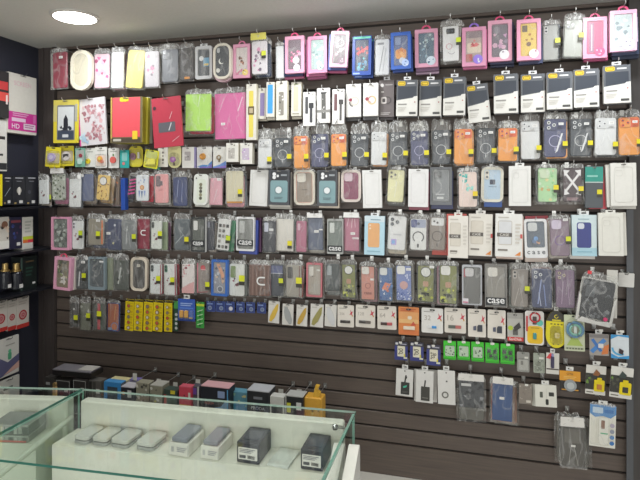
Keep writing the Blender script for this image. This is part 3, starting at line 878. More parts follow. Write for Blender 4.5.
I(182, 147, 194, 168, 'box', 'white boxed phone ring with small grey window', .12, nm='phone_ring_box', cat='phone charm', c='#eae7e0', t=.03, sc='#8f86b0', deco=[('R', .22, .35, .72, .78, .05, '#a8a2a0'), ('s', 4, 5, ['#6f6a6c', '#d6d2d0'], .1, (.28, .4, .66, .72))], **RC)
charm(197, 147, 212, 168, 'white card with orange ring and blue wave', '#e9e7e2', [('p', [(0, .08), (.4, .16), (.7, .14), (1, .34), (1, .2), (.7, .04), (.3, .04)], '#4f8fd0'), ('p', [(0, .0), (.4, .08), (.7, .06), (1, .2), (1, .0)], '#7a6ab8')], lv=1, prod=[('phone_ring', [('o', .42, .55, .16, .05, .006, '#c98f3c'), ('c', .42, .55, .12, .004, '#e0a050')])], bag=1)
charm(213, 147, 226, 168, 'white card with bronze ring and blue purple wave', '#e6e4de', [('p', [(0, .06), (.5, .16), (1, .34), (1, .14), (.5, .02), (0, 0)], '#5f86cc'), ('p', [(0, 0), (.5, .06), (1, .14), (1, 0)], '#7f66b4')], prod=[('phone_ring', [('o', .48, .5, .14, .05, .006, '#8a7656'), ('b', .42, .28, .56, .45, .004, .04, '#6f6048')])], bag=1)
I(226, 143, 238, 162, 'box', 'white boxed phone ring with grey glitter window', .14, nm='phone_ring_box', cat='phone charm', c='#ebe8df', t=.03, sc='#cfc9b8', deco=[('R', .18, .18, .72, .74, .06, '#b0aba4'), ('s', 14, 8, ['#88827c', '#dcd8d2'], .08, (.22, .22, .68, .7)), ('c', .7, .88, .06, '#8f8a80')], **RC)
I(240, 143, 252, 164, 'box', 'white boxed phone ring with lilac glitter window', .13, nm='phone_ring_box', cat='phone charm', c='#ebe8df', t=.03, sc='#cfc9b8', deco=[('R', .18, .2, .76, .76, .06, '#bfb2c2'), ('s', 15, 9, ['#b878c8', '#e6dcea', '#8f86a0'], .08, (.22, .24, .72, .72)), ('c', .72, .89, .06, '#8f8a80')], **RC)

# ================================================================== ROW 3 (magnetic cases in bags)
DK, OR, OD, WH, NB = '#4d5157', '#f2a250', '#dd6a44', '#d9dadb', '#4c4f6c'
mags = [(258, 139, 271, 168, 'w', 'white'), (274, 138, 291, 167, 'd', 'dark grey'), (294, 136, 308, 168, 'o', 'orange'), (311, 134, 328, 167, 'n', 'navy'), (331, 134, 346, 166, 'o', 'orange'),
        (351, 134, 368, 166, 'd', 'dark grey'), (371, 132, 386, 165, 'w', 'white'), (389, 132, 407, 165, 'd', 'dark grey'), (411, 131, 428, 165, 'n', 'navy'), (432, 130, 450, 164, 'd', 'dark grey'),
        (454, 129, 472, 164, 'o', 'orange'), (476, 128, 495, 163, 'd', 'dark grey'), (498, 128, 517, 161, 'o', 'orange'), (521, 121, 540, 159, 'w', 'pale grey'), (544, 119, 566, 157, 'n', 'navy'),
        (570, 119, 591, 156, 'd', 'dark grey'), (595, 118, 616, 155, 'w', 'white'), (619, 117, 640, 155, 'o', 'orange')]
ORD = ['leftmost', 'second from left', 'third from left', 'fourth from left', 'fifth from left', 'sixth from left']
seen = {}
tot = {}
for m in mags: tot[m[5]] = tot.get(m[5], 0) + 1
for i, (x0, y0, x1, y1, k, nmn) in enumerate(mags):
    seen[nmn] = seen.get(nmn, 0) + 1
    q = seen[nmn]; n_ = tot[nmn]
    where = 'the only one' if n_ == 1 else ('rightmost' if q == n_ else ORD[q - 1])
    c, band, ring = {'d': (DK, '#3f4349', '#c9cbcd'), 'n': (NB, '#3f4260', '#b8b6d6'), 'o': (OR, OD, '#eba860'), 'w': (WH, '#c9cacc', '#c2c3c5')}[k]
    dd = magsafe(ring, band)
    if k in 'w': dd = [('l', .06, .73, .94, .73, .03, '#a9aaac')]
    if i in (14, 15): dd = dd + [('p', [(.5, .1), (.62, .16), (.85, .62), (.78, .62)], '#dfe0e4')]
    lb = '%s magnetic-ring case in third row, %s' % (nmn, where) if k != 'w' else '%s two-tone case in third row, %s' % (nmn, where)
    I(x0, y0, x1, y1, 'bag', lb + (' in %s' % nmn if 0 else ''), .125 - .024 * (i % 2), c=c, cam='tri', lens='#c9cbcc' if k in 'dn' else shade(band, 1.12), deco=dd,
      st=(.93, .3 if k != 'w' else .24, '#e6d81c'), pl=(.74, .83), hd=13 if i < 12 else 9, rag=.5, row='third row', back=[('bag', [DK, WH, OR, NB][i % 4], 1.5, 1.5)] if i % 2 == 0 else ())

# ================================================================== ROW 4
R4 = dict(row='fourth row')
def b4(x0, y0, x1, y1, label, c, lv=0, kind='bag', **kw):
    I(x0, y0, x1, y1, kind, label, kw.pop('d', .125 - .026 * lv), c=c, **dict(R4, **kw))
BF = [('s', 1001, 5, ['#6a3a44', '#8a4c58', '#4a3038'], .11, (.3, .35, .65, .55)), ('l', .35, .3, .6, .42, .02, '#7a5058')]
b4(39, 180, 48, 204, 'white case with red butterflies, leftmost in fourth row', '#dcdfe0', deco=BF, hd=7, r=.08)
b4(52, 174, 65, 200, 'mottled green and grey case under white header card', '#a9ada2', lv=1, deco=[('s', 22, 40, ['#5f6a52', '#c9cec4', '#3f4a3c', '#d8dcd6'], .1, (.02, .02, .98, .98))], hc='#eceae6', st=(-.1, .05, '#c9dc3a'), hd=6, back=[('bag', '#a86a84', 3, 4)])
b4(69, 179, 80, 207, 'white case with red butterflies beside slate blue case', '#e2e4e4', deco=BF, hd=7, r=.08, st=None)
b4(81, 174, 93, 201, 'slate blue plain case with black edges in bag', '#646b86', lv=1, pl=(.2, .9), hd=5, back=[('bag', '#8a7a6a', 3, 3)])
b4(96, 175, 108, 200, 'yellow spotted case with round camera hole', '#ecc97a', rot=5, deco=[('s', 24, 26, ['#8a5a2c', '#6d4420'], .065, (.06, .04, .94, .7))], cam='round', lens='#e8e6e2', hd=5, back=[('bag', '#a8875a', 4, 3)])
b4(110, 176, 119, 205, 'brown and grey bagged case right of yellow spotted one', '#7a6a60', d=.068, deco=[('r', .1, .1, .4, .9, '#a89a8c'), ('s', 25, 6, ['#c9805a', '#5a4a44'], .12, (.1, .1, .9, .9))], hd=6)
b4(121, 178, 125, 210, 'narrow deep blue box edge in fourth row', '#2c4fa0', kind='box', t=.03, rot=-1)
b4(127, 176, 134, 199, 'black case with magenta zigzag stripes', '#2d2630', rot=9, lv=1, deco=[('l', .05, .2 + .15 * i, .95, .3 + .15 * i, .16, '#d83a8c') for i in range(5)], hd=4)
b4(136, 175, 148, 201, 'white case with dreamcatcher drawing and blue feathers', '#e2e6ea', deco=[('o', .5, .52, .18, .07, '#c98a52'), ('c', .5, .52, .11, '#d8b088'), ('p', [(.2, .4), (.28, .12), (.36, .4)], '#7a8fc0'), ('p', [(.42, .38), (.5, .1), (.58, .38)], '#5c7098'), ('p', [(.64, .4), (.74, .16), (.8, .4)], '#8c9fd0'), ('s', 26, 6, ['#8fa0c8', '#b8a8c0'], .08, (.2, .68, .8, .92))], hd=5, back=[('bag', '#c04050', 5, 1), ('bag', '#6a5a58', 6, 4)])
b4(155, 174, 168, 203, 'pale pink case with dark square label', '#eaa8a8', deco=[('R', .32, .6, .6, .76, .03, '#4a3038'), ('T', .3, .42, .62, .5, 2, '#c98a8c')], cam='rect', lens='#5a4248', hd=4, m=1.5)
b4(173, 177, 187, 206, 'navy glossy case in crumpled bag, fourth row', '#444c70', lv=1, deco=[('l', .3, .3, .4, .9, .03, '#a8b0cc'), ('l', .6, .15, .7, .8, .03, '#8890b4')], hd=7, back=[('bag', '#6a6c70', 4, 1)])
b4(193, 174, 207, 205, 'rounded white box with column of dark icons', '#e6e8e0', kind='box', rot=2, r=.25, t=.014, deco=[('R', .24, .07, .86, .84, .16, '#dde2d2')] + [('c', .52, .22 + .11 * i, .11, ['#5c5a4c', '#8a866c', '#4c4a44', '#6c685a', '#7a765f'][i]) for i in range(5)] + [('c', .2, .86, .05, '#4a4844')], back=[('box', '#cfcfc6', 2, 2)])
b4(209, 178, 222, 205, 'light pink folio case in clear bag, fourth row', '#e6b0bc', lv=1, r=.04, deco=[('l', .35, .1, .65, .6, .06, '#f4d8de')], pl=(.85, .9), hd=6)
b4(226, 171, 243, 203, 'beige clear case with yellow tag, fourth row', '#cfc8ae', st=(.88, .3), hd=4, deco=[('r', .05, .0, .95, .05, '#c0843c')], back=[('bag', '#c9909a', 1, 4), ('bag', '#8a9098', 4, 3)])
b4(249, 170, 267, 206, 'plain white phone case box, leftmost of white boxes', '#e9e8e4', kind='box', lv=1, rot=2.5, deco=[('L', .12, .08, .88, .92, .12, .015, '#c2c1bc')])
TL = [('R', .1, .08, .92, .7, .1, '#79989c'), ('R', .1, .72, .92, .97, .06, '#2c2f34'), ('c', .28, .88, .085, '#f0f0f0'), ('c', .28, .79, .085, '#f0f0f0'), ('c', .45, .83, .06, '#f0f0f0'), ('R', .6, .83, .88, .88, .01, '#8f9498'), ('c', .5, .43, .2, '#6b868a'), ('c', .5, .43, .15, '#e6eaea'), ('T', .3, .17, .7, .24, 2, '#55686c')]
b4(268, 170, 289, 205, 'dark box with teal phone and white dot, left one', '#3f4247', kind='box', deco=TL, t=.02, back=[('box', '#d9d4ca', 1, 2), ('box', '#b8b4aa', 2, 4)])
b4(296, 172, 313, 203, 'brown case with red border in cream padded pack', '#8f8377', lv=1, pad='#d8d0c0', edge='#c9685a', r=.12, cam='sq', lens='#d8d2c6', deco=[('T', .35, .4, .7, .46, 1, '#6f655c')], m=2, hd=4)
b4(317, 170, 337, 206, 'dark box with teal phone and white dot, right one', '#3f4247', kind='box', deco=TL, t=.02, back=[('box', '#e4d6c4', 2, 2)])
b4(343, 172, 359, 200, 'maroon case in cream padded blister pack', '#83435c', lv=1, pad='#dccfc6', edge='#a87a86', cam='sq', lens='#cfb9c2', r=.14, deco=[('c', .5, .45, .06, '#6a3448')], m=2.4, hd=4)
b4(363, 170, 382, 208, 'plain white phone case box beside maroon case', '#e9e8e5', kind='box', rot=-1.5, deco=[('L', .12, .08, .88, .92, .12, .015, '#c2c1bc')])
b4(387, 170, 403, 202, 'pale yellow case in clear bag, fourth row', '#e9e6b8', lv=1, rot=3, cam='tri', lens='#8f8c78', deco=[('l', .45, .15, .55, .65, .05, '#f6f4dc')], m=2, hd=4, back=[('box', '#4a4a46', 1, 4)])
b4(408, 169, 428, 207, 'plain white phone case box beside grey clear box', '#e9e8e6', kind='box', deco=[('L', .14, .1, .86, .9, .12, .015, '#c2c1bc')], back=[('box', '#8a3a4c', 1, 3)])
I(430, 167, 452, 205, 'wbox', 'grey window box with clear dark case inside', .10, fc='#5c5f63', c='#7c8085', fw=(.1, .06, .08), cam='sqd', tabs='none', deco=[('T', .2, .2, .7, .26, 1, '#d0d2d4'), ('R', .25, .08, .65, .15, .02, '#c9ccce'), ('L', .05, .05, .95, .97, .1, .02, '#a5a8ac')], back=[('box', '#2c3560', 1, 4)], **R4)
b4(459, 172, 477, 207, 'blush case with teal butterflies and yellow tag', '#eed8cf', deco=[('s', 27, 9, ['#5fb8b0', '#8fd0c8', '#3f9a96'], .13, (.08, .72, .6, .98)), ('s', 28, 8, ['#6fc0b8', '#a0d8d0'], .11, (.4, .48, .8, .64)), ('l', .2, .5, .3, .85, .08, '#f6ece8')], st=(.9, .33, '#f0d228'), m=1.8, hd=5)
b4(483, 169, 501, 200, 'pale blue case with dark label in cream padded pack', '#b3c9dc', lv=1, pad='#d6d2c2', cam='duo', lens='#d6d2c4', deco=[('R', .36, .5, .66, .66, .02, '#2d3448'), ('T', .3, .4, .75, .46, 1, '#7f94a8')], edge='#d8d6c8', m=2, hd=4, back=[('box', '#2f5aa8', 1, 7)])
b4(509, 166, 531, 206, 'white phone case box with faint outline, centre right', '#eae9e4', kind='box', emb=1, tabs='tab', tc='#e6e6e2', th=3)
b4(538, 168, 557, 202, 'mint floral case with yellow tag in clear bag', '#b2dba8', lv=1, cam='sq', lens='#cfdfc0', deco=[('s', 29, 22, ['#e0d8a0', '#8fc48a', '#d8eccf', '#c9a86a'], .1, (.05, .05, .95, .95))], st=(.92, .38, '#f0dc2c'), m=2.4, hd=5)
AR = '#eceaea'
b4(563, 168, 582, 202, 'dark brown case with crossed white arrows', '#493c40', deco=[('l', .12, .3, .88, .85, .12, AR), ('l', .12, .85, .88, .3, .12, AR), ('p', [(.95, .95), (.62, .93), (.92, .75)], AR), ('p', [(.02, .95), (.35, .93), (.08, .75)], AR), ('p', [(.95, .2), (.66, .24), (.92, .4)], AR), ('p', [(.05, .2), (.34, .24), (.08, .4)], AR), ('T', .2, .04, .8, .14, 2, '#a8888c')], st=(.92, .34, '#f0dc2c'), m=2.4, hd=5)
b4(585, 166, 603, 208, 'dark grey case box with teal top and lime tag', '#4c5155', kind='box', lv=1, deco=[('r', 0, .62, 1, .98, '#2f8f80'), ('T', .1, .72, .7, .8, 1, '#8fc8bc'), ('r', 0, .6, 1, .625, '#b9c4c0')], st=(.8, .34, '#b4e02a'), back=[('box', '#b8404a', 4, 1)])
b4(611, 163, 637, 206, 'white phone case box with outline, right end', '#e9e7df', kind='box', emb=1, t=.016, rot=-1, back=[('box', '#e2dfd6', -4, 1), ('box', '#d9d6cc', -1, 3)])

# ================================================================== ROW 5
R5 = dict(row='fifth row')
def b5(x0, y0, x1, y1, label, c, lv=0, kind='bag', **kw):
    I(x0, y0, x1, y1, kind, label, kw.pop('d', .125 - .026 * lv), c=c, **dict(R5, **kw))
I(51, 217, 69, 250, 'wbox', 'pink-edged window box with dark leaf pattern case', .125, fc='#d99ab4', c='#5c625e', fw=(.1, .05, .06), tabs='none', deco=[('s', 32, 26, ['#2c332f', '#8f9a94', '#3c4a44', '#b8bcb8'], .13, (.05, .05, .95, .95))], **R5)
b5(72, 221, 83, 249, 'white case with butterfly and lime tag, fifth row', '#e0e3e2', lv=1, deco=BF, cam='duo', st=(.9, .52, '#c4d82e'), hd=6)
b5(88, 219, 103, 245, 'taupe case with orange edge strip in bag', '#8f897c', deco=[('r', .88, .05, .98, .95, '#d8784a'), ('l', .25, .4, .3, .8, .03, '#b8b2a6')], st=(.75, .38, '#d8e02e'), pl=(.75, .9), m=2.5, hd=6, back=[('bag', '#3c4468', 5, 3)])
b5(107, 219, 121, 250, 'navy case with small white motif, fifth row', '#474d66', lv=1, deco=[('c', .55, .8, .08, '#c9ccd6'), ('c', .45, .22, .07, '#b8b48a')], pl=(.2, .5), hd=5)
b5(122, 220, 136, 250, 'clear grey case with lime tag left of maroon folio', '#7c7f80', st=(.95, .4, '#c9d22e'), deco=[('l', .3, .2, .4, .8, .04, '#c9cccc'), ('l', .6, .1, .5, .6, .03, '#b0b3b3')], hd=7)
b5(137, 219, 149, 249, 'maroon folio with white flap clip', '#8a3042', lv=1, r=.04, clip=(.6, .55), hd=3)
b5(151, 221, 161, 249, 'white butterfly case right of the maroon folio', '#dfe3dc', deco=BF, cam='duo', lens='#50544e', st=(1.0, .5, '#dbe02c'), hd=8, hc=None, back=[('bag', '#8f9c80', 6, 1), ('bag', '#6a3a60', 9, 1)])
b5(174, 219, 190, 250, 'dark clear crumpled bag with yellow tag, fifth row', '#5d6468', lv=1, deco=[('l', .1, .2, .6, .5, .03, '#b0b6b8'), ('l', .3, .7, .7, .4, .03, '#9aa0a2')], st=(.85, .3, '#e0d82a'), hd=7)
CASE = lambda c, rot=0: [('r', .02, .14, .98, .34, '#26282a'), ('t', 'case', .5, .25, .74, '#f2f2f0'), ('r', .3, .16, .7, .18, '#b0b0ae')]
def casebox(x0, y0, x1, y1, label, c, fc='#d8d8d6', lv=0, lens='#cfd0d0', cam='rect', row=R5, **kw):
    q = dict(fw=(.06, .05, .05), ir=.1, fr=.06, t=.018, tabs='none')
    q.update(row); q.update(kw)
    I(x0, y0, x1, y1, 'wbox', label, .125 - .026 * lv, fc=fc, c=c, cam=cam, lens=lens, **q)
PB = [('r', .05, .15, .95, .33, '#26282a'), ('t', 'case', .5, .25, .72, '#f4f4f2'), ('r', .3, .175, .7, .19, '#b0b0ae')]
casebox(191, 217, 205, 252, 'dark window box lettered case, leftmost of the lettered boxes', '#4d524c', '#3a3c3c', pband=PB, sc='#d8d8d4', lens='#e4e4e2')
b5(207, 221, 214, 250, 'narrow black case between lettered box and icon card', '#3d3f48', lv=1, cam='rect', lens='#7a7c88', hd=5)
b5(216, 219, 228, 250, 'white case with black icon drawings, tilted, fifth row', '#e4e4e2', rot=5, r=.08, deco=[('R', .12 + .3 * (i % 3), .06 + .17 * (i // 3), .34 + .3 * (i % 3), .06 + .17 * (i // 3) + .1, .04, ['#4a4846', '#77736e', '#2f2d2c', '#8c8883'][(i * 5) % 4]) for i in range(15) if i not in (4, 11)], st=(1.0, .36, '#c4d62c'), hd=6, back=[('bag', '#3f7a5a', 5, 1)])
casebox(236, 217, 254, 251, 'white-framed window box lettered case, with grey case', '#7c7e7c', '#e6e6e6', pband=PB, lens='#b8baba', lv=1, back=[('box', '#4858a8', 3, 3), ('box', '#5a3a58', 7, 1)])
b5(263, 221, 275, 252, 'black case with white camera block and small logo', '#3c3e44', cam='rect', lens='#c3c6d4', deco=[('R', .5, .68, .85, .76, .03, '#d6d6d6'), ('R', .45, .6, .75, .63, .02, '#8a8c92')], hd=5)
b5(276, 219, 293, 251, 'white folio in clear bag with yellow tag, fifth row', '#dedad2', lv=1, r=.03, st=(.84, .2), t=.012, hd=7)
b5(296, 221, 306, 252, 'mauve pink case partly behind slate folio', '#a8687e', deco=[('l', .2, .7, .6, .85, .05, '#c9a0ae'), ('R', .15, .7, .4, .92, .06, '#d0b0bc')], hd=6)
b5(308, 218, 323, 250, 'slate blue folio with white header and price tags', '#5c6478', lv=1, r=.03, hc='#eceae6', hd=5, pl=(.62, .55), deco=[('R', .75, .62, 1, .66, .01, '#e4e4e4'), ('l', .7, .65, .85, .95, .02, '#8f97a8')], back=[('bag', '#a8a49a', 1, 3)])
casebox(327, 219, 343, 254, 'grey-green window box lettered case, fifth row', '#6a7470', '#9a9c98', pband=[('r', .04, .06, .96, .24, '#26282a'), ('t', 'case', .5, .15, .76, '#f4f4f2')], lens='#d2d6d4')
b5(344, 218, 359, 251, 'dusty rose folio with white header and creased bag', '#b07286', lv=1, r=.03, hc='#efeeea', hd=6, pl=(.62, .5), deco=[('l', .2, .75, .3, .98, .05, '#e0b8c4'), ('l', .5, .7, .55, .98, .04, '#e6c8d0'), ('l', .75, .72, .7, .98, .05, '#dcb0be'), ('R', .55, .36, 1, .42, .04, '#e6dadd')], back=[('bag', '#5a5458', 1, 2)])
b5(364, 216, 384, 255, 'pale blue box picturing an orange phone case', '#b8dcea', kind='box', tabs='tab', tc='#e6e8e8', th=3, rot=1, deco=[('R', .0, .85, 1, 1, .02, '#d8e8ee'), ('R', .18, .2, .76, .82, .08, '#e8b078'), ('T', .3, .88, .8, .93, 1, '#7f98a4'), ('c', .28, .76, .05, '#f4dcc0'), ('c', .28, .68, .05, '#f4dcc0'), ('T', .15, .07, .8, .12, 1, '#88aebe')])
b5(387, 216, 405, 250, 'white case with three dark lenses and small picture', '#e4e4e4', lv=1, rot=3, cam='lens3', deco=[('R', .2, .15, .5, .32, .02, '#b8a8e0'), ('R', .24, .18, .42, .28, .02, '#8fb8e8'), ('T', .3, .42, .75, .5, 1, '#c0c0c4')], m=2, hd=4, back=[('bag', '#cfc3b0', 1, 4)])
b5(410, 219, 426, 250, 'white magnetic-ring case with navy camera block', '#dcdcda', rot=1, deco=[('R', .03, .72, .97, .985, .1, '#9aa0b4'), ('R', .03, .72, .4, .985, .1, '#4c5480'), ('a', .5, .42, .36, .06, -50, 230, '#33343a'), ('R', .44, .08, .54, .2, .04, '#3a3a3e'), ('c', .5, .85, .09, '#5a5f72')], hd=6)
b5(429, 217, 445, 250, 'grey-brown magnetic-ring case with white camera block', '#8a817a', lv=1, rot=1, deco=[('R', .12, .74, .9, .97, .08, '#dcdcdc'), ('c', .3, .87, .07, '#4a4644'), ('c', .5, .83, .07, '#5a5654'), ('o', .5, .42, .34, .05, '#5c544e'), ('R', .46, .1, .54, .2, .03, '#5c544e')], hd=5, back=[('box', '#c04a3c', 3, 5)])
CR = lambda tri: [('R', .1, .28, .62, .84, .06, '#d6cfc2'), ('L', .1, .28, .62, .84, .06, .02, '#b9b0a2'), ('R', .06, .47, .62, .56, .01, '#5a544e'), ('t', 'CASE', .34, .515, .34, '#d8d4cc'), ('T', .1, .9, .5, .94, 1, '#b8b2a8'), ('T', .1, .12, .46, .2, 1, '#7a746c'), ('T', .74, .3, .94, .8, 6, '#d0cac0')] + ([('p', [(.72, .04), (.94, .04), (.94, .14)], '#e08a3c'), ('R', .92, .44, 1, .54, .02, '#c0504c')] if tri else [('L', .12, .1, .42, .17, .02, .015, '#8a847a')])
b5(448, 216, 468, 258, 'cream window-print case box, leftmost of three', '#ebe6dc', kind='box', deco=CR(0), tabs='tab', tc='#e6e2da', th=3.5, back=[('box', '#c85a50', -1, -2)])
b5(468, 214, 492, 256, 'cream window-print case box with orange corner, middle one', '#ebe6dc', kind='box', lv=1, deco=CR(1), tabs='tab', tc='#e8e5de', th=3.5, rot=1)
b5(495, 214, 522, 257, 'white window-print case box with orange corner, right one', '#ecebe6', kind='box', deco=[('R', .13, .3, .6, .86, .06, '#d8d9da')] + CR(1)[1:], tabs='tab', tc='#ecece8', th=3.5, back=[('box', '#e0c8ba', 1, 2)])
casebox(525, 219, 548, 258, 'white window box with blue-grey case and thin lettering', '#5f6a7a', '#e8e8e8', lv=1, cam='sq', lens='#dfe2e6', fw=(.1, .06, .26), pband=[('t', 'c a s e', .5, .14, .78, '#55585c'), ('c', .5, .5, .1, '#7fa0c8'), ('s', 88, 6, ['#c9a088', '#6f7f98'], .08, (.35, .38, .7, .5))], rot=-2, fr=.12, back=[('box', '#d9c8bc', 0, 4), ('box', '#a8404a', 2, -3)])
b5(551, 219, 570, 256, 'mauve purple magnetic-ring case with lime tag', '#83717f', rot=-2, cam='sq', lens='#d0c4d8', deco=[('o', .5, .42, .28, .04, '#6f4f8a')], st=(.92, .42, '#d6dc2c'), hd=5, pl=(.8, .95))
b5(572, 215, 597, 256, 'pale blue box picturing a navy phone case', '#c2e0e8', kind='box', lv=1, tabs='tab', tc='#eef0ee', th=4, deco=[('r', 0, .2, 1, 1, '#d8e8ea'), ('r', 0, 0, 1, .2, '#b0d6e2'), ('R', .2, .2, .78, .82, .09, '#3f4682'), ('R', .24, .66, .5, .8, .08, '#d8dce6'), ('T', .25, .88, .7, .92, 1, '#90a8b0'), ('T', .2, .08, .8, .13, 1, '#8ab4c4')], back=[('box', '#e4ded6', -2, 3)])
b5(599, 213, 624, 256, 'white phone case box with outline, right end of fifth row', '#e7e5db', kind='box', emb=1, t=.014, rot=-1, tabs='tab', tc='#e4e2da', th=3, back=[('box', '#e0ddd2', 3, -.5)])

# ================================================================== ROW 6
R6 = dict(row='sixth row')
def b6(x0, y0, x1, y1, label, c, lv=0, kind='bag', **kw):
    I(x0, y0, x1, y1, kind, label, kw.pop('d', .125 - .026 * lv), c=c, **dict(R6, **kw))
I(53, 257, 70, 290, 'wbox', 'pink window box with mottled flower case, tilted right', .13, fc='#e0a4bc', c='#7a6f58', fw=(.14, .09, .07), rot=3.5, tabs='arch', tc='#d8506c', deco=[('s', 36, 24, ['#4f5c3c', '#c8b88a', '#3c3a30', '#e8dcd0', '#8a9a5a'], .14, (.05, .05, .95, .95)), ('s', 37, 5, ['#f0e8e4'], .16, (.4, .2, .7, .45))], back=[('wbox', '#d8d0c8', 4, -1)], **R6)
b6(76, 260, 87, 289, 'dark clear case with lime tag beside pink window box', '#4a4f50', lv=1, st=(.85, .42, '#cfd82c'), pl=(.8, .9), deco=[('l', .25, .1, .35, .6, .12, '#c4c8c8')], hd=6)
casebox(88, 257, 105, 290, 'clear-framed box with dark blue case, sixth row', '#454c52', '#7d8a90', cam=None, row=R6, fw=(.09, .06, .09), deco=[('L', .1, .06, .85, .95, .08, .03, '#5d6a74')], pband=[('R', .68, .84, .92, .89, .01, '#e4e4e2')])
b6(107, 258, 113, 290, 'narrow olive-grey bagged case edge, sixth row', '#7f8672', lv=1, hd=5)
b6(114, 260, 128, 290, 'dark crumpled clear bag left of cream arch frame', '#50544f', lv=0, deco=[('l', .3, .2, .5, .75, .1, '#b9bcb8'), ('s', 38, 8, ['#8f9490', '#2f3330'], .1, (.1, .1, .9, .9))], hd=7)
casebox(130, 257, 147, 291, 'cream arch-framed box with dark brown case', '#3c3836', '#ddd2c0', lv=1, cam=None, row=R6, fw=(.13, .08, .06), fr=.3, ir=.25, deco=[('R', .3, .75, .6, .85, .04, '#c9c4ba'), ('l', .1, .1, .8, .5, .05, '#5a5450')])
FLW = BF + [('r', .92, 0, 1, 1, '#a04a5c')]
b6(150, 264, 161, 294, 'white butterfly case with red edge, left of pair', '#dfe3e2', deco=FLW, cam='duo', lens='#5c605e', st=(.85, .48, '#dbe02c'), hd=6, back=[('bag', '#a03a4c', 2, 0)])
b6(164, 264, 176, 295, 'white butterfly case with red edge, right of pair', '#e2e4e2', lv=1, deco=FLW, cam='duo', lens='#3f7058', st=(.8, .45, '#dbe02c'), hd=6, back=[('bag', '#98323f', 3, 0)])
b6(182, 264, 194, 293, 'white case with red blossom sprays and pink base', '#e4dcda', deco=[('s', 39, 16, ['#b84a58', '#8a3a48', '#d88a94'], .08, (.05, .5, .7, .98)), ('p', [(0, .0), (1, .0), (1, .4), (.5, .3), (0, .16)], '#dba8a8')], hd=6, back=[('bag', '#9a9a94', 2, -1)])
b6(197, 263, 209, 293, 'grey case with red round emblem and pink edge', '#8f8680', lv=1, deco=[('r', 0, 0, .1, 1, '#d0788a'), ('c', .5, .84, .2, '#c84a52'), ('R', .35, .76, .75, .8, .02, '#e0a0a4'), ('l', .1, .02, .9, .05, .04, '#b05060')], st=(.95, .25, '#d8dc2c'), hd=4)
I(211, 260, 227, 296, 'wbox', 'bright blue window box with swirling orange picture', .125, fc='#3a66b0', c='#8a8c98', fw=(.12, .06, .06), tabs='none', deco=[('p', [(.2, .95), (.5, .95), (.9, .6), (.75, .3), (.6, .6)], '#e0a080'), ('s', 43, 14, ['#4c5060', '#d8b8a0', '#c0c4d0', '#6f7488'], .13, (.05, .2, .95, .9)), ('o', .55, .14, .26, .06, '#c8ccd8'), ('c', .55, .14, .18, '#5c6478')], **R6)
b6(229, 264, 244, 296, 'white butterfly case with green camera block, sixth row', '#e6e8e4', lv=1, deco=BF, cam='rect', lens='#7a8c5c', st=(.9, .5, '#e0e42c'), ss=6, hd=5, back=[('bag', '#8f9490', 3, 0)])
b6(249, 265, 269, 296, 'brown wood-grain folio with white flap clip', '#74584f', r=.03, deco=[('l', .08 + .1 * i, .02, .1 + .1 * i, .98, .03, ['#5a4038', '#8f7468'][i % 2]) for i in range(9)], clip=(.62, .5), hd=6, hc=None)
b6(271, 264, 283, 296, 'navy and black case with lime tag, sixth row', '#4c5058', lv=1, deco=[('r', .02, .72, .98, .95, '#5c6284'), ('r', .02, .7, .98, .72, '#c0c4d0')], st=(.9, .44, '#cfd62c'), hd=5)
b6(286, 265, 301, 297, 'grey-beige case with dark camera and wide yellow tag', '#9a958c', cam='rect', lens='#4c4a48', st=(.9, .46, '#e0dc2c'), ss=6, deco=[('l', .2, .1, .6, .7, .02, '#c4c0b6'), ('r', .86, .02, .92, .98, '#7a5a54')], hd=6, back=[('bag', '#8a4a44', 2, 0)])
casebox(306, 263, 322, 297, 'red-framed clear box with beige case', '#a59c92', '#b86a72', lv=1, cam='rect', lens='#ded8d0', row=R6, fw=(.1, .05, .05), deco=[('R', .68, .8, .95, .86, .02, '#e8e6e2'), ('l', .5, .1, .55, .6, .02, '#d8d2c8'), ('c', .35, .62, .06, '#6f665e')], back=[('bag', '#8f8a84', 2, 0)])
b6(326, 264, 339, 291, 'dark charcoal case in bag, sixth row', '#44494a', cam='rect', lens='#8f9698', hd=5, back=[('bag', '#6f7270', 1, 4)])
OL = [('R', .04, .04, .96, .97, .1, '#7d8052'), ('R', .34, .42, .66, .56, .06, '#b08a72'), ('s', 44, 16, ['#33362c', '#4a4d38', '#a8b04a', '#c4c85a'], .11, (.1, .08, .9, .36)), ('R', .3, .2, .7, .26, .02, '#23251f')]
def bc(x0, y0, x1, y1, label, lens, cam, deco_, c, lv, **kw):
    b6(x0, y0, x1, y1, label, c, lv, cam=cam, lens=lens, deco=deco_, m=1.4, hd=5, edge='#4a4c48', **kw)
bc(342, 264, 356, 298, 'olive camouflage case with round white hole, left one', '#dcdcd8', 'round', OL, '#7d8052', 1)
bc(361, 266, 375, 300, 'salmon case with round lettering and white camera square', '#d8d4ce', 'sq', [('o', .5, .42, .2, .04, '#8a5a50'), ('t', 'case', .5, .2, .55, '#7a4f48'), ('R', .68, .58, .92, .64, .01, '#e8e6e2')], '#bf8578', 0)
bc(379, 267, 393, 301, 'blue case with orange carp drawing', '#d8dad8', 'sq', [('p', [(.2, .35), (.45, .55), (.85, .5), (.6, .3)], '#d88a72'), ('s', 45, 16, ['#6a8cc0', '#d8dce8', '#3a5490', '#c87a6a'], .1, (.05, .05, .95, .6))], '#54709e', 1)
bc(396, 265, 412, 301, 'blue floral case with pink disc and white camera square', '#e0dfdc', 'sq', [('c', .5, .44, .26, '#c09a98'), ('s', 46, 40, ['#c9d0e8', '#5c70a8', '#3f5490', '#e4e8f0'], .06, (.04, .03, .96, .32)), ('s', 47, 6, ['#c9d0e8'], .07, (.6, .5, .95, .9))], '#7583b4', 0, pl=(.82, .86))
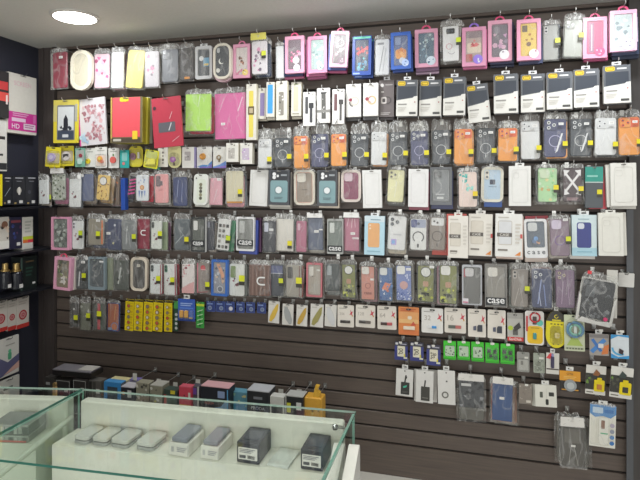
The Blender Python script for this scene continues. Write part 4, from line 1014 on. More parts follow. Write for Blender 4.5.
bc(417, 265, 434, 302, 'olive camouflage case with round white hole, middle one', '#dcdcd8', 'round', OL, '#868a58', 1, pl=(.86, .93))
bc(439, 265, 457, 304, 'olive camouflage case with square white camera hole', '#e0dfda', 'sq', OL, '#8c8f5a', 0)
casebox(462, 265, 482, 305, 'clear box with grey case, white camera hole, red edge', '#6a6a6a', '#b4b6ba', lv=1, cam='sq', lens='#d6d4d8', row=R6, fw=(.07, .05, .02), deco=[('r', 0, .72, .12, .95, '#b04a58')], pband=[('R', .02, .04, .32, .16, .02, '#e4e0e4'), ('r', .04, .05, .3, .08, '#c86a8a')])
casebox(485, 264, 507, 307, 'clear window box lettered case in sixth row', '#86827c', '#6e6c68', cam='sq', lens='#e0dcd6', row=R6, fw=(.06, .05, .05), sc='#e0dcd2', pband=[('r', .04, .04, .96, .22, '#26282a'), ('t', 'case', .5, .14, .78, '#f4f4f2'), ('r', .35, .055, .65, .065, '#b0b0ae')])
b6(511, 269, 528, 307, 'taupe crumpled bagged case with lime tag, sixth row', '#87807a', lv=1, cam='duo', lens='#b0aaa4', st=(.92, .46, '#cfd62c'), m=2, deco=[('l', .2, .05, .45, .5, .03, '#b8b2aa'), ('l', .7, .1, .5, .6, .03, '#a8a29a')], hd=8)
b6(532, 269, 552, 308, 'dark blue glossy bagged case with pale streaks', '#464c66', deco=[('l', .3, .1, .5, .8, .06, '#8f9ac0'), ('l', .7, .05, .6, .6, .05, '#7a88b4'), ('l', .45, .05, .35, .4, .04, '#b0b8d0')], cam='tri', hd=6, hc=None, back=[('bag', '#7a3a44', 0, -2)])
b6(556, 270, 575, 308, 'mauve purple case in clear plastic bag, sixth row', '#7f6a80', lv=1, cam='tri', lens='#b8a88f', deco=[('l', .3, .1, .4, .7, .04, '#a894aa'), ('l', .7, .1, .65, .6, .04, '#a08aa2')], m=2, hd=6)

# ---- silver antistatic bag with dark gadget
def silver_bag():
    x0, y0, x1, y1, d = 575, 267, 616, 322, .15
    a, b = P(x0, y1, d), P(x1, y1, d); w = b.x - a.x; h = P(595, y0, d).z - P(595, y1, d).z; mpp = h / (y1 - y0)
    loc = P(593, y1, d)
    o = root('antistatic_bag', 'large silver foil bag with dark inside, tilted, right end of sixth row', 'bag', loc, (0, math.radians(9), 0))
    bag_sheet(o, w * .86, h * .78, h * .14, 77, .004, .014, mat=film('dark_clear_film', .06, .2, scale=9))
    mb = MB(); m = col('#a9a7a2', .25, .7)
    mb.rr(-w * .43, -.004, w * .86, h * .80, .004, .014, .016, m); mb.build('foil_back', o)
    for sx in (-1, 1):
        mb = MB(); mb.prism([(sx * w * .45, -.003), (sx * w * .38, 0), (sx * w * .40, h * .45), (sx * w * .46, h * .5)][::sx], -.006, .012, col('#c9c7c0', .22, .6)); mb.build('foil_edge', o)
    mb = MB(); mb.prism([(-w * .42, -.006), (w * .42, -.008), (w * .40, h * .06), (.05 * w, h * .03), (-w * .3, h * .07)], -.007, .012, col('#d3d1ca', .22, .6)); mb.build('foil_edge', o)
    mb = MB(); R = random.Random(3)
    mb.rr(-w * .39, h * .06, w * .78, h * .70, .012, -.001, .012, col('#2c2e32', .35), .002)
    deco(mb, w * .78, h * .70, -.0014, [('s', 55, 40, ['#232427', '#3a3c40', '#1f2023', '#5a5d60', '#77797b'], .1, (.04, .04, .96, .96)), ('R', .1, .55, .4, .85, .03, '#4d5054'), ('R', .55, .3, .9, .6, .03, '#2a2c2f')], x0=-w * .39, z0=h * .06)
    mb.build('dark_contents', o)
    mb = MB(); mb.disc(w * .26, h * .1, .008, -.0135, col('#c8386a'), 14, -.0125); mb.rr(-w * .36, h * .86, w * .1, h * .06, .001, -.0135, -.0125, col('#d8343c')); mb.build('sticker', o)
    peg_hook((loc.x + math.sin(math.radians(9)) * h * .86, 0, loc.z + h * .86), d, 'thin metal peg holding the silver foil bag')
    # white cards just behind it
    I(606, 270, 617, 318, 'card', 'white card edge showing behind the silver foil bag', .12, c='#c9c6be', hole=0, hook=False, nm='backing_card_pack', cat='accessory card', r=.02, rot=1)
silver_bag()
I(618, 273, 634, 287, 'card', 'small plain white card hanging right of the silver bag', .06, c='#d0cec8', hole=.9, nm='blank_price_card', cat='card', rot=2)

# ================================================================== ROW 7 left: bagged cases, battery strips, blister cards
R7 = dict(row='seventh row')
def b7(x0, y0, x1, y1, label, c, lv=0, **kw):
    I(x0, y0, x1, y1, 'bag', label, kw.pop('d', .10 - .026 * lv), c=c, **dict(R7, **kw))
b7(70, 303, 78, 327, 'dark smoky bag with yellow tag, leftmost of seventh row', '#4a4846', st=(.9, .35, '#d8dc2c'), hd=8, deco=[('c', .5, .75, .12, '#c4c4c0')])
b7(80, 303, 90, 330, 'greenish clear bagged case with lime tag, seventh row', '#77796c', lv=1, st=(.95, .5, '#d4dc2c'), hd=8, deco=[('s', 56, 8, ['#c0c2b8', '#5c5f54'], .1, (.1, .5, .9, .95))])
b7(93, 303, 105, 330, 'dark bagged case with pink stripe and yellow tags', '#5d5f5a', st=(.62, .55, '#dfe02c'), ss=5, hd=7, deco=[('r', .38, .02, .6, .98, '#c4565e'), ('r', .62, .05, .8, .95, '#4c5a50')])
b7(107, 303, 119, 331, 'brown phone picture pack in blue-edged bag', '#a8644a', lv=1, hd=4, hc=None, edge='#2c3c78', deco=[('c', .62, .16, .26, '#c07a5a'), ('o', .62, .16, .3, .05, '#5a8ab8'), ('l', .6, .4, .7, .9, .08, '#c49068'), ('R', .1, .03, .4, .12, .02, '#7f98b4')])
for i, (x0, x1, wh) in enumerate([(124.5, 133, 'leftmost'), (133.5, 142, 'second from left'), (143, 152, 'third from left'), (152.5, 162, 'fourth from left'), (164, 172, 'rightmost, standing alone')]):
    dk = [('r', 0, .93, 1, .99, '#2c2820')]
    for j in range(5):
        v = .09 + .175 * j
        dk += [('r', 0, v + .085, 1, v + .092, '#a88f1c'), ('c', .45, v, .2, '#8f7440' if (i + j) % 3 else '#8a5a3a'), ('c', .45, v, .13, ['#c9c4b4', '#b8503c', '#7a7468'][(i * 2 + j) % 3]), ('r', .68, v - .03, .9, v + .03, '#c9a81c')]
    I(x0, 299 + (.4 * i), x1, 330.5 + .3 * i, 'card', 'yellow strip card of five button batteries, ' + wh, .085, nm='battery_strip', cat='battery pack', c='#ecd21e', r=.03, deco=dk, hole=.965, rot=2.5 if i < 4 else .5, short='yellow battery strip ' + wh, **R7)
for i, (x0, x1, y1, wh) in enumerate([(173.5, 178, 331, 'peeping beside the yellow strip'), ]):
    I(x0, 301, x1, y1, 'card', 'dark green strip card of silver cells ' + wh, .075, nm='battery_strip', cat='battery pack', c='#2c4a38', r=.04, hole=.97,
      deco=[('r', 0, .75, 1, 1, '#4c9a4a')] + [('c', .6, .1 + .15 * j, .3, '#b8bab8') for j in range(4)], **R7)
I(178, 299, 195, 321, 'card', 'blue blister pack with two orange batteries', .1, nm='battery_blister', cat='battery pack', c='#3a5cb0', r=.04, tabs=1, hole=0, deco=[('r', 0, 0, 1, .12, '#2a4590'), ('T', .15, .66, .85, .84, 2, '#a8c0ec'), ('R', .1, .55, .9, .62, .01, '#5a80d0')],
  prod=[('battery_cell', [('b', .12, .14, .34, .48, .008, .05, '#d8a04a'), ('b', .12, .14, .34, .2, .0085, .04, '#8a6a3a')]), ('battery_cell', [('b', .4, .14, .62, .48, .008, .05, '#dca850'), ('b', .4, .14, .62, .2, .0085, .04, '#8a6a3a')]), ('battery_cell', [('b', .68, .14, .9, .48, .008, .05, '#4a64a8'), ('b', .68, .14, .9, .2, .0085, .04, '#c8a860')])], bl=(.06, .08, .94, .54, .011, .06), **R7)
I(196, 302, 204, 328, 'card', 'green strip card with leaf-shaped white marks', .085, nm='battery_strip', cat='battery pack', c='#3f9a44', r=.06, hole=.96, deco=[('r', 0, .84, 1, .93, '#c8d83c')] + [('l', .15, .12 + .17 * j, .85, .2 + .17 * j, .1, '#bfe0b4') for j in range(4)] + [('c', .5, .1 + .17 * j, .14, '#2a6a34') for j in range(4)], **R7)
BLU = ['first from left', 'second from left', 'third, with white disc', 'fourth from left', 'fifth from left', 'sixth, at right end']
for i, (x0, x1) in enumerate([(206.5, 215.5), (216, 225), (225.6, 234.6), (236, 244.5), (246, 255), (257, 266)]):
    I(x0, 301 + i * .3, x1, 311.6 + i * .35, 'card', 'small dark blue coin battery card, ' + BLU[i], .06, nm='coin_battery_card', cat='battery pack', c='#36457f', r=.08, hole=.9, deco=[('R', .1, .68, .7, .82, .02, '#8298cc'), ('L', .02, .02, .98, .98, .08, .03, '#5c70b0')],
      prod=[('coin_cell', [('c', .6 if i else .4, .36, .22, .002, '#eceaf0' if i == 2 else '#8f9cb8'), ('c', .6 if i else .4, .36, .13, .0025, '#f8f8fa' if i == 2 else '#6a7898')])], **R7)
for i, (x0, x1, y0, y1, cc, lab) in enumerate([(268, 279, 301, 323, '#e0bc50', 'golden yellow'), (282, 293, 304, 325, '#a4a6a6', 'silver grey'), (296, 307, 305, 326, '#c4a04c', 'dull gold'), (310, 323, 304, 327, '#9a935a', 'olive glitter'), (324.5, 336, 304.5, 326.5, '#d0d0d0', 'pearl white')]):
    I(x0, y0, x1, y1, 'card', 'white card with a %s leaf-shaped cable sleeve' % lab, .085, nm='carded_sticker', cat='accessory card', c='#e0ddd6', r=.03, hole=.95, deco=[('T', .1, .82, .5, .88, 1, '#b0aca4')],
      prod=[('leaf_sleeve', [('p', [(.12, .1), (.3, .06), (.6, .25), (.86, .6), (.9, .9), (.72, .84), (.4, .55), (.18, .3)] if i not in (1, 4) else [(.85, .08), (.66, .06), (.3, .3), (.14, .62), (.2, .88), (.42, .86), (.72, .6), (.9, .3)], .003, cc)])], rot=2, **R7)
def flash(x0, y0, x1, y1, label, cap, prod, c='#ebe4d9', **kw):
    star = [('p', [(.72, .56), (.8, .66), (.78, .82), (.85, .7), (.95, .74), (.88, .62), (.94, .52), (.84, .58)], '#c84a58'), ('p', [(.84, .58), (.94, .52), (.9, .48)], '#c8a03c')]
    dd = [('T', .1, .82, .55, .87, 1, '#8f8a82')] + ([('t', cap, .28, .6, .3, '#b3aca2')] if cap else []) + star + kw.pop('dd', [])
    I(x0, y0, x1, y1, 'card', label, .085, c=c, r=.07, nm='memory_card_pack', cat='memory card', hole=.9, deco=dd, prod=prod, **dict(R7, **kw))
def stick(b1, b2, tip='#4a4644'):
    return [('usb_drive', [('b', .18, .19, .52, .31, .006, .02, b1), ('b', .5, .19, .78, .31, .0055, .02, b2)])]
flash(337.5, 305, 354, 327, 'cream flash drive card printed 256', '256', stick('#3d3937', '#4b4643'))
flash(355.5, 305, 375, 327.5, 'cream flash drive card printed 128', '128', stick('#4a4541', '#6b645e'))
flash(377.5, 306, 396.5, 329.5, 'cream flash drive card printed 64', '64', stick('#4a3c3a', '#b85a5c'))
flash(421.5, 308, 443, 333, 'white flash drive card printed 32 with blue drive', '32', [('usb_drive', [('b', .25, .2, .5, .29, .005, .03, '#e2e2e2'), ('b', .48, .2, .7, .29, .006, .03, '#3f96d8')])], c='#eceae5')
flash(444.5, 308, 466, 333, 'cream flash drive card printed 16 with red-black drive', '16', stick('#5a6058', '#b86a64'))
def sd(): return [('memory_card', [('p', [(.52, .2), (.8, .2), (.8, .44), (.58, .44), (.52, .38)], .003, '#3a3e48')]), ('card_adapter', [('p', [(.3, .24), (.46, .24), (.46, .4), (.3, .38)], .003, '#55596a')])]
flash(468, 309, 486, 337, 'cream memory card pack with black card, left of two', '', sd())
flash(487.5, 310, 505.5, 338.5, 'cream memory card pack with black card, right of two', '', sd())
I(398.5, 307, 419, 335, 'card', 'orange flash drive card with sunset-coloured print', .085, c='#e08a4c', r=.04, nm='memory_card_pack', cat='memory card', hole=.9, deco=[('r', .02, .55, .98, .82, '#e9a86a'), ('r', .02, .42, .98, .56, '#f0c080'), ('R', .45, .56, .65, .68, .06, '#f6e8d0'), ('T', .1, .84, .85, .95, 2, '#b85a34'), ('p', [(.6, .34), (.72, .5), (.85, .36)], '#c0503c'), ('r', .02, .03, .98, .16, '#d87a44')], prod=[('usb_drive', [('b', .24, .2, .8, .32, .005, .03, '#f0e2cc')])], **R7)
I(507.5, 313, 523.5, 341, 'card', 'grey memory card pack with red SanDisk strip', .085, c='#b3b1aa', r=.03, nm='memory_card_pack', cat='memory card', hole=.92, deco=[('r', 0, 0, 1, .14, '#cf3a38'), ('t', 'SanDisk', .5, .07, .8, '#f4e8e4'), ('c', .2, .46, .16, '#b4c83c'), ('r', .03, .8, .97, .97, '#a2a09a')], prod=[('memory_card', [('p', [(.45, .34), (.85, .5), (.75, .68), (.4, .5)], .004, '#3a3636')]), ('card_adapter', [('b', .35, .22, .65, .42, .003, .02, '#5c5c58')])], **R7)
# big blister shapes
arch = lambda n=10: [(.5 + .5 * math.cos(math.radians(a)), .0 + .22 + .22 * math.sin(math.radians(a))) for a in range(180, 361, 18)]
I(525, 311, 544, 345, 'card', 'white and yellow earphone blister with red looped cable', .1, c='#dcd9d4', r=.14, nm='earphone_blister', cat='accessory card', hole=.94, deco=[('R', .12, .04, .94, .56, .2, '#f0c31e'), ('c', .78, .66, .18, '#5fb8a8'), ('R', .4, .6, .62, .84, .04, '#4a3a3a'), ('T', .3, .47, .75, .53, 1, '#b08a1c')], prod=[('cable', [('o', .52, .82, .26, .045, .006, '#c0343e'), ('b', .06, .4, .14, .85, .006, .03, '#c0343e')]), ('plug', [('b', .42, .18, .6, .36, .006, .04, '#3f8a88')])], **R7)
SH = [(.5 + .5 * math.sin(math.radians(a)) * (1 if abs(a) < 90 else 1), .34 - .34 * math.cos(math.radians(a))) for a in range(-90, 91, 15)]
shp = SH + [(.98, .72), (.8, .93), (.62, 1), (.38, 1), (.2, .93), (.02, .72)]
I(545.5, 311, 566.5, 348, 'card', 'yellow tear-shaped blister card with black top', .085, c='#f0e01e', shape=shp, nm='charger_blister', cat='accessory card', hole=0, tabs=1, tw=.2, deco=[('p', [(.02, .72), (.98, .72), (.8, .93), (.62, 1), (.38, 1), (.2, .93)], '#3a3830'), ('a', .5, .85, .1, .035, 60, 360, '#e0d030'), ('r', .3, .73, .72, .77, '#d8c82a')] + [('R', .22 + .16 * i, .63, .32 + .16 * i, .66, .02, '#6a6220') for i in range(4)] + [('c', .38, .1, .03, '#6a6220'), ('c', .6, .1, .03, '#6a6220')], prod=[('plug', [('b', .42, .28, .64, .42, .008, .06, '#dccf8a'), ('c', .56, .36, .05, .011, '#b8a45a')])], bl=(.2, .1, .8, .6, .012, .2), rot=.5, **R7)
I(564.5, 315, 585, 351, 'card', 'pale green card with coiled blue-green cable dome', .1, c='#c9cfb0', r=.03, nm='cable_blister', cat='accessory card', hole=.95, rot=-1, deco=[('r', .05, .04, .95, .1, '#a8ae90')] + [('R', .1 + .14 * i, .05, .18 + .14 * i, .09, .01, '#5c6450') for i in range(6)] + [('p', [(.1, .15), (.9, .15), (.6, .4), (.4, .4)], '#a8bc60')], prod=[('coiled_cable', [('o', .5, .62, .38, .08, .014, '#5f88a8'), ('o', .5, .62, .26, .06, .018, '#7fb0a0'), ('b', .44, .5, .6, .74, .012, .04, '#dfe8e4')])], bl=(.06, .34, .94, .92, .024, .4), **R7)

# ================================================================== ROW 8
R8 = dict(row='eighth row')
for i, (x0, y0, x1, y1) in enumerate([(394.5, 342, 407.5, 360), (410, 342.5, 423.5, 361), (426.5, 345, 440.5, 365.5)]):
    I(x0, y0, x1, y1, 'card', 'navy adapter card with cream number panel, ' + ['left of three', 'middle of three', 'right of three, lower'][i], .085, c='#3a3f7c', r=.04, nm='adapter_card', cat='accessory card', hole=.93, flag=.014, deco=[('r', 0, .78, 1, 1, '#3a3a44'), ('R', .06, .84, .26, .96, .02, '#c8c8cc'), ('R', .4, .86, .9, .92, .01, '#9a9aa8'), ('R', .22, .2, .8, .78, .05, '#e4dfc8'), ('t', ['00', '00', '06'][i], .5, .5, .4, '#5a564c', [90, 90, 60][i]), ('c', .34, .35, .07, '#8a8678'), ('c', .34, .6, .07, '#8a8678'), ('R', .7, .1, .97, .19, .01, '#d8d8c8'), ('R', .72, .2, .82, .35, .01, '#d8d040')], **R8)
for i, (x0, y0, x1, y1) in enumerate([(443.5, 341, 456, 359.5), (457.5, 341.5, 470, 360), (471.5, 342, 484, 361.5), (485.5, 343, 499, 363), (500.5, 344, 514.5, 364)]):
    dark = i > 2
    blk = [('R', .14, .5, .4, .68, .03, '#24322a'), ('R', .58, .46, .82, .66, .03, '#24322a'), ('R', .3, .28, .5, .42, .03, '#2c3a30'), ('R', .6, .18, .9, .38, .03, '#2f6a3a')] if dark else [('R', .14, .2, .88, .74, .08, '#b9cdb4'), ('s', 57 + i, 9, ['#3c4a3c', '#5a7a58', '#dfe8da', '#2a2c2a'], .09, (.2, .24, .82, .7))]
    I(x0, y0, x1, y1, 'card', 'bright green card of small parts, ' + ['first from left', 'second from left', 'third, in the middle', 'fourth, with black squares', 'fifth, with black squares'][i], .075, c='#3fc02e', r=.04, nm='small_parts_card', cat='accessory card', hole=.92, flag=.016, deco=[('r', .02, .03, .98, .08, '#2f9a24')] + blk, bl=(.1, .16, .92, .78, .006, .06), **R8)
I(517, 352, 529.5, 372, 'card', 'grey clear blister card left of red and white tag', .085, c='#8f8e88', r=.1, nm='accessory_blister', cat='accessory card', hole=.93, deco=[('R', .1, .1, .9, .62, .06, '#a6a59e'), ('R', .3, .35, .5, .55, .02, '#6f6e68'), ('R', .6, .68, .9, .78, .01, '#d8d6cc')], bl=(.08, .06, .92, .7, .01, .1), **R8)
I(533.5, 353, 545, 373, 'card', 'grey-green blister card with tiny screws', .085, c='#9aa092', r=.1, nm='accessory_blister', cat='accessory card', hole=.93, deco=[('s', 63, 9, ['#5f665a', '#c9cec0', '#7a8274'], .08, (.1, .1, .9, .6)), ('R', .5, .7, .9, .8, .01, '#e0dfd6')], bl=(.08, .06, .92, .66, .01, .1), **R8)
I(546, 353, 559, 374, 'card', 'white card with red tip and dark cylinder', .1, c='#d3cfc6', r=.03, nm='adapter_card', cat='accessory card', hole=0, tabs=1, deco=[('r', .03, .2, .97, .26, '#4a4440'), ('p', [(.0, .75), (.3, 1), (.5, .95), (.3, .7)], '#d84a4c')], prod=[('adapter', [('b', .35, .3, .6, .86, .008, .08, '#3c3854'), ('b', .4, .75, .56, .98, .007, .05, '#8a8cb8')])], **R8)
I(589.5, 334, 609, 355.5, 'card', 'clear pack with crossed blue and orange strips', .09, c='#a09a94', r=.03, nm='adapter_card', cat='accessory card', hole=0, tabs=1, flag=.016, deco=[('r', .03, .82, .97, .97, '#7f7a78'), ('l', .1, .15, .8, .75, .22, '#4a86c8'), ('l', .15, .75, .6, .2, .16, '#3f74b8'), ('p', [(.6, .05), (.95, .1), (1, .55), (.75, .45)], '#e0844a'), ('R', .45, .36, .72, .56, .04, '#e4e0dc')], **R8)
I(611, 335, 629, 358.5, 'card', 'white and sky blue card with dark adapter', .1, c='#dfe6ea', r=.03, nm='adapter_card', cat='accessory card', hole=0, tabs=1, flag=.016, deco=[('p', [(0, .8), (.4, .95), (1, .9), (1, 1), (0, 1)], '#3f9ad4'), ('a', .5, .45, .48, .12, 180, 300, '#5fb0dc'), ('p', [(0, 0), (1, 0), (1, .14), (.4, .06), (0, .2)], '#3f9ad4'), ('R', .4, .8, .8, .88, .02, '#e8f2f6')], prod=[('adapter', [('p', [(.42, .25), (.62, .18), (.68, .36), (.46, .44)], .007, '#3a2a30')])], **R8)
I(559.5, 371, 580.5, 391.5, 'card', 'orange and black card with clear round dome', .1, c='#2c2824', r=.02, nm='adapter_card', cat='accessory card', hole=0, tabs=1, flag=.016, deco=[('r', 0, .52, 1, 1, '#dd9a2c'), ('t', 'OTG', .5, .86, .3, '#5a3a14'), ('T', .2, .6, .8, .76, 2, '#f0c064'), ('T', .1, .03, .9, .14, 1, '#d0942c')], prod=[('clear_dome', [('c', .5, .32, .3, .008, '#8f9496'), ('c', .5, .32, .18, .011, '#b0b4b4')])], **R8)
for i, (x0, y0, x1, y1, rt, pc, wh) in enumerate([(585, 365.5, 605, 394.5, 2.5, '#b87a3c', 'with yellow tag and orange adapter'), (609, 367, 631.5, 398, 4, '#3c3c38', 'with yellow tag and dark adapter')]):
    I(x0, y0, x1, y1, 'card', 'white and black card ' + wh, .085 + .02 * i, c='#e2dfd6', r=.02, nm='adapter_card', cat='accessory card', hole=0, tabs=1, flag=.016, rot=rt, deco=[('r', 0, .16, 1, .72, '#33322c'), ('s', 66 + i, 5, ['#6a8a3c', '#4a4a3c'], .1, (.05, .3, .4, .65)), ('T', .06, .04, .4, .11, 1, '#6a665e')],
      prod=[('yellow_tag', [('b', .42, .12, .94, .52, .003, .06, '#f0d81c'), ('b', .56, .5, .8, .6, .003, .04, '#f0d81c')]), ('adapter', [('b', .55, .2, .8, .38, .006, .03, pc)]), ('plug', [('p', [(.34, .68), (.5, .88), (.7, .76), (.6, .66)], .006, '#8a5a34' if i == 0 else '#3a4440')])], **R8)

# ================================================================== ROW 9
R9 = dict(row='ninth row')
def tagcard(x0, y0, x1, y1, label, deco, rot=0, lv=0, **kw):
    I(x0, y0, x1, y1, 'card', label, .09 - .02 * lv, c='#e6e4df', r=.02, nm='badge_holder_card', cat='accessory card', hole=.0, tabs=1, rot=rot, deco=[('c', .5, .93, .04, '#4a4844')] + deco, **dict(R9, **kw))
tagcard(395.5, 369, 412.5, 396, 'white card with black badge and green mark', [('l', .52, .5, .58, .78, .08, '#2f2e2c'), ('R', .52, .66, .64, .74, .02, '#2f2e2c'), ('R', .3, .07, .8, .52, .03, '#383936'), ('p', [(.42, .36), (.66, .42), (.62, .34), (.45, .3)], '#4fb89a'), ('T', .36, .12, .74, .2, 2, '#5c5c58')], rot=2)
tagcard(415.5, 370.5, 433, 402.5, 'white card with plain black badge, middle one', [('l', .5, .48, .54, .7, .08, '#3a3936'), ('R', .3, .06, .8, .5, .03, '#45443f'), ('T', .38, .12, .72, .18, 1, '#77756e')], rot=1, back=[('card', '#e2e0da', -1.5, -1), ('card', '#dedbd4', 4, -1)])
tagcard(438, 370.5, 455.5, 404.5, 'white card with small grey ring near bottom', [('o', .42, .28, .2, .08, '#77756e'), ('c', .52, .68, .05, '#4a4844')], rot=-1)
def hangbag(x0, y0, x1, y1, label, c, deco, rot=0, lv=0, hd=8, **kw):
    I(x0, y0 + hd, x1, y1, 'bag', label, .10 - .03 * lv, c=c, deco=deco, r=.03, hc='#e4e1da', hd=hd, m=2.2, part='contents', nm='header_bag', cat='bagged accessory', rot=rot, **dict(R9, **kw))
hangbag(459, 373, 484, 408, 'clear header bag with dark grey accessory inside', '#4c4e52', [('s', 70, 16, ['#3a3c40', '#6a6c70', '#2f3134', '#8f9194'], .12, (.05, .05, .95, .95)), ('R', .1, .8, .5, .9, .02, '#d8d8d8')], rot=-1, back=[('bag', '#6d6c66', 0, 12)])
hangbag(492, 376, 512, 421, 'clear header bag with blue folded item inside', '#35507f', [('R', .35, .58, .6, .65, .01, '#e8e6e2'), ('l', .6, .1, .7, .9, .015, '#5a74a0')], rot=1, back=[('bag', '#a04a44', -1, 0), ('bag', '#8a6a5a', 5, 2)])
I(519, 384, 532, 404, 'card', 'brownish grey card with pale printing', .085, c='#857c72', r=.03, nm='adapter_card', cat='accessory card', hole=.94, flag=.014, deco=[('s', 73, 14, ['#b8b0a4', '#6a6258'], .06, (.08, .2, .9, .95)), ('R', .55, .08, .9, .2, .02, '#d0c8bc')], **R9)
I(535.5, 385, 557, 407, 'card', 'white card stack with three black adapter pictures', .09, c='#e2e0d4', r=.01, nm='adapter_card', cat='accessory card', hole=0, tabs=1, flag=.016, rot=-2, deco=[('R', .22, .42, .36, .68, .02, '#54574c'), ('R', .64, .5, .88, .68, .02, '#33342f'), ('R', .48, .1, .62, .36, .04, '#2c2d28'), ('l', .52, .38, .53, .85, .012, '#b0aea4')], back=[('card', '#d8d6ca', -2, -.5), ('card', '#cfccbf', -3.5, -1)], **R9)
hangbag(562, 416, 585, 467, 'clear header bag with long empty sleeve, lowest on wall', '#55524d', [('l', .3, .05, .45, .6, .02, '#a8a59e'), ('l', .7, .05, .55, .55, .02, '#9a978f'), ('R', .42, .5, .62, .55, .01, '#e8e6e0'), ('R', .15, .6, .85, .95, .03, '#6a6761')], rot=-2, hd=11, back=[('bag', '#6a6761', -5, -6), ('bag', '#57544e', 5, -2)])
I(589, 405, 615, 447, 'card', 'white and blue test-kit pack in clear bag, lower right', .11, c='#e8e6da', r=.03, nm='boxed_accessory', cat='accessory card', hole=0, bag=1, tabs=1, flag=.016, rot=1.5, deco=[('p', [(0, .78), (.2, .7), (.5, .74), (.8, .7), (1, .8), (1, 1), (0, 1)], '#5b8ec2'), ('R', .1, .8, .5, .94, .03, '#c9dcec'), ('R', .55, .82, .9, .9, .03, '#3f74b0'), ('R', .34, .05, .74, .72, .12, '#f0eee4'), ('L', .34, .05, .74, .72, .12, .012, '#c4c0b0'), ('R', .44, .44, .58, .64, .03, '#8a6a5a'), ('T', .42, .3, .7, .36, 1, '#6ab08a'), ('l', .26, .05, .26, .66, .008, '#c9c5b4')] + [('c', .86, .12 + .14 * i, .09, ['#3f74b0', '#4a80b8', '#8a90a0', '#a8a0b0'][i]) for i in range(4)], **R9)
# ================================================================== SETTING
CEIL = 2.4
def plain(name, x0, x1, y0, y1, z0, z1, m):
    mb = MB(); mb.box(x0, x1, y0, y1, z0, z1, m)
    return struct(mb.build(name))
SLAT = wood_mat('dark_slat_laminate', '#584e49', '#675c53', .5)
GRV = col('#2a2623', .7)
XR = P(627, 186).x
mb = MB()
z = .734 - .0748 * 8
mb.box(LEFT + .115, XR + .02, .012, .03, .0, CEIL, GRV)
z = .734 - .0748 * 5
mb.box(LEFT + .115, XR + .02, 0, .012, .0, z - .0045, SLAT)
while z < CEIL:
    z0, z1 = z + .0045, min(z + .0748 - .0045, CEIL)
    if z1 > z0:
        pr = [(-.0, z0 + .002), (.002, z0), (.014, z0), (.014, z1), (.002, z1), (0, z1 - .002)]
        x0, x1 = LEFT + .115, XR + .02
        vs = [(x0, y, zz) for y, zz in pr] + [(x1, y, zz) for y, zz in pr]
        n = len(pr)
        mb.add(vs, [tuple(range(n))[::-1], tuple(range(n, 2 * n))] + [(i, (i + 1) % n, n + (i + 1) % n, n + i) for i in range(n)], SLAT)
    z += .0748
struct(mb.build('wall_back'))
plain('wall_left', LEFT - .05, LEFT, -3.6, .08, 0, CEIL, col('#2e2f3a', .5))
PIL = wood_mat('dark_pilaster', '#403937', '#4a4341', .55, (30, 30, 1.2))
mb = MB()
mb.box(LEFT, LEFT + .12, -.012, .03, 0, CEIL, PIL)
mb.box(LEFT + .035, LEFT + .04, -.018, -.012, 0, CEIL, PIL)
mb.box(LEFT + .10, LEFT + .118, -.02, -.012, 0, CEIL, PIL)
struct(mb.build('trim_1'))
plain('wall_right', XR, XR + 1.6, -.03, .04, 0, CEIL, wood_mat('dark_grey_pillar', '#3f3b39', '#494542', .6, (20, 20, 1.0)))
plain('trim_2', XR - .012, XR + .014, -.038, -.031, 0, 1.5, col('#55575a', .45))
plain('floor', LEFT - .05, 3, -4.2, .08, -.05, 0, col('#b9b6ae', .3))
plain('ceiling', LEFT - .05, 3, -4.2, .08, CEIL, CEIL + .05, col('#eeefe6', .8))
plain('baseboard_back', P(322, 470).x, XR, -.34, -.001, 0, .205, col('#d3cfc6', .4))
plain('trim_3', P(40, 400).x + .02, P(328, 400).x, -.42, -.0005, .36, .385, col('#2f2a28', .5))

# ================================================================== LEFT WALL DISPLAY
RL = dict(wall='L')
def L(x0, y0, x1, y1, label, c, deco, d=.04, t=.03, hook=False, **kw):
    I(x0, y0, x1, y1, 'box', label, d, wall='L', c=c, deco=deco, t=t, hook=hook, group=kw.pop('group', None), **kw)
L(-12, 70, 9, 117, 'black box with red band at the left photo edge, top', '#2b2a2c', [('R', .5, .36, .98, .55, .02, '#d8504a'), ('r', .4, .6, .95, .78, '#b83a3c'), ('r', .84, .3, .93, .5, '#e8d8d4')], d=.07, t=.06, nm='retail_box')
L(8, 75, 36.5, 134, 'large white and magenta box lettered HD on the left wall', '#d5d1c7', [('t', 'SCREEN', .5, .84, .6, '#d8b4ba'), ('r', 0, .05, 1, .36, '#c2378c'), ('r', .12, .2, .6, .26, '#e6c8dc'), ('T', .15, .28, .7, .35, 2, '#dca0c4'), ('t', 'HD', .25, .12, .26, '#f2e4ee'), ('R', .52, .08, .95, .18, .02, '#e2d0da'), ('T', .56, .1, .9, .17, 2, '#a86a94'), ('R', .86, .2, .96, .34, .02, '#d06aa8')], d=.06, t=.05, nm='retail_box', hook=True)
L(-14, 119, 7, 171, 'white pack with black marks at left photo edge', '#d4d2cc', [('r', .3, .62, .9, .68, '#2a2a2c'), ('r', .45, .3, .8, .34, '#3a3a3c'), ('r', .2, .03, .98, .16, '#2c2d33')], d=.05, nm='retail_box')
L(-10, 174, 2.5, 206, 'yellow pack edge at the left photo border', '#ecd818', [], d=.13, t=.03, nm='retail_box')
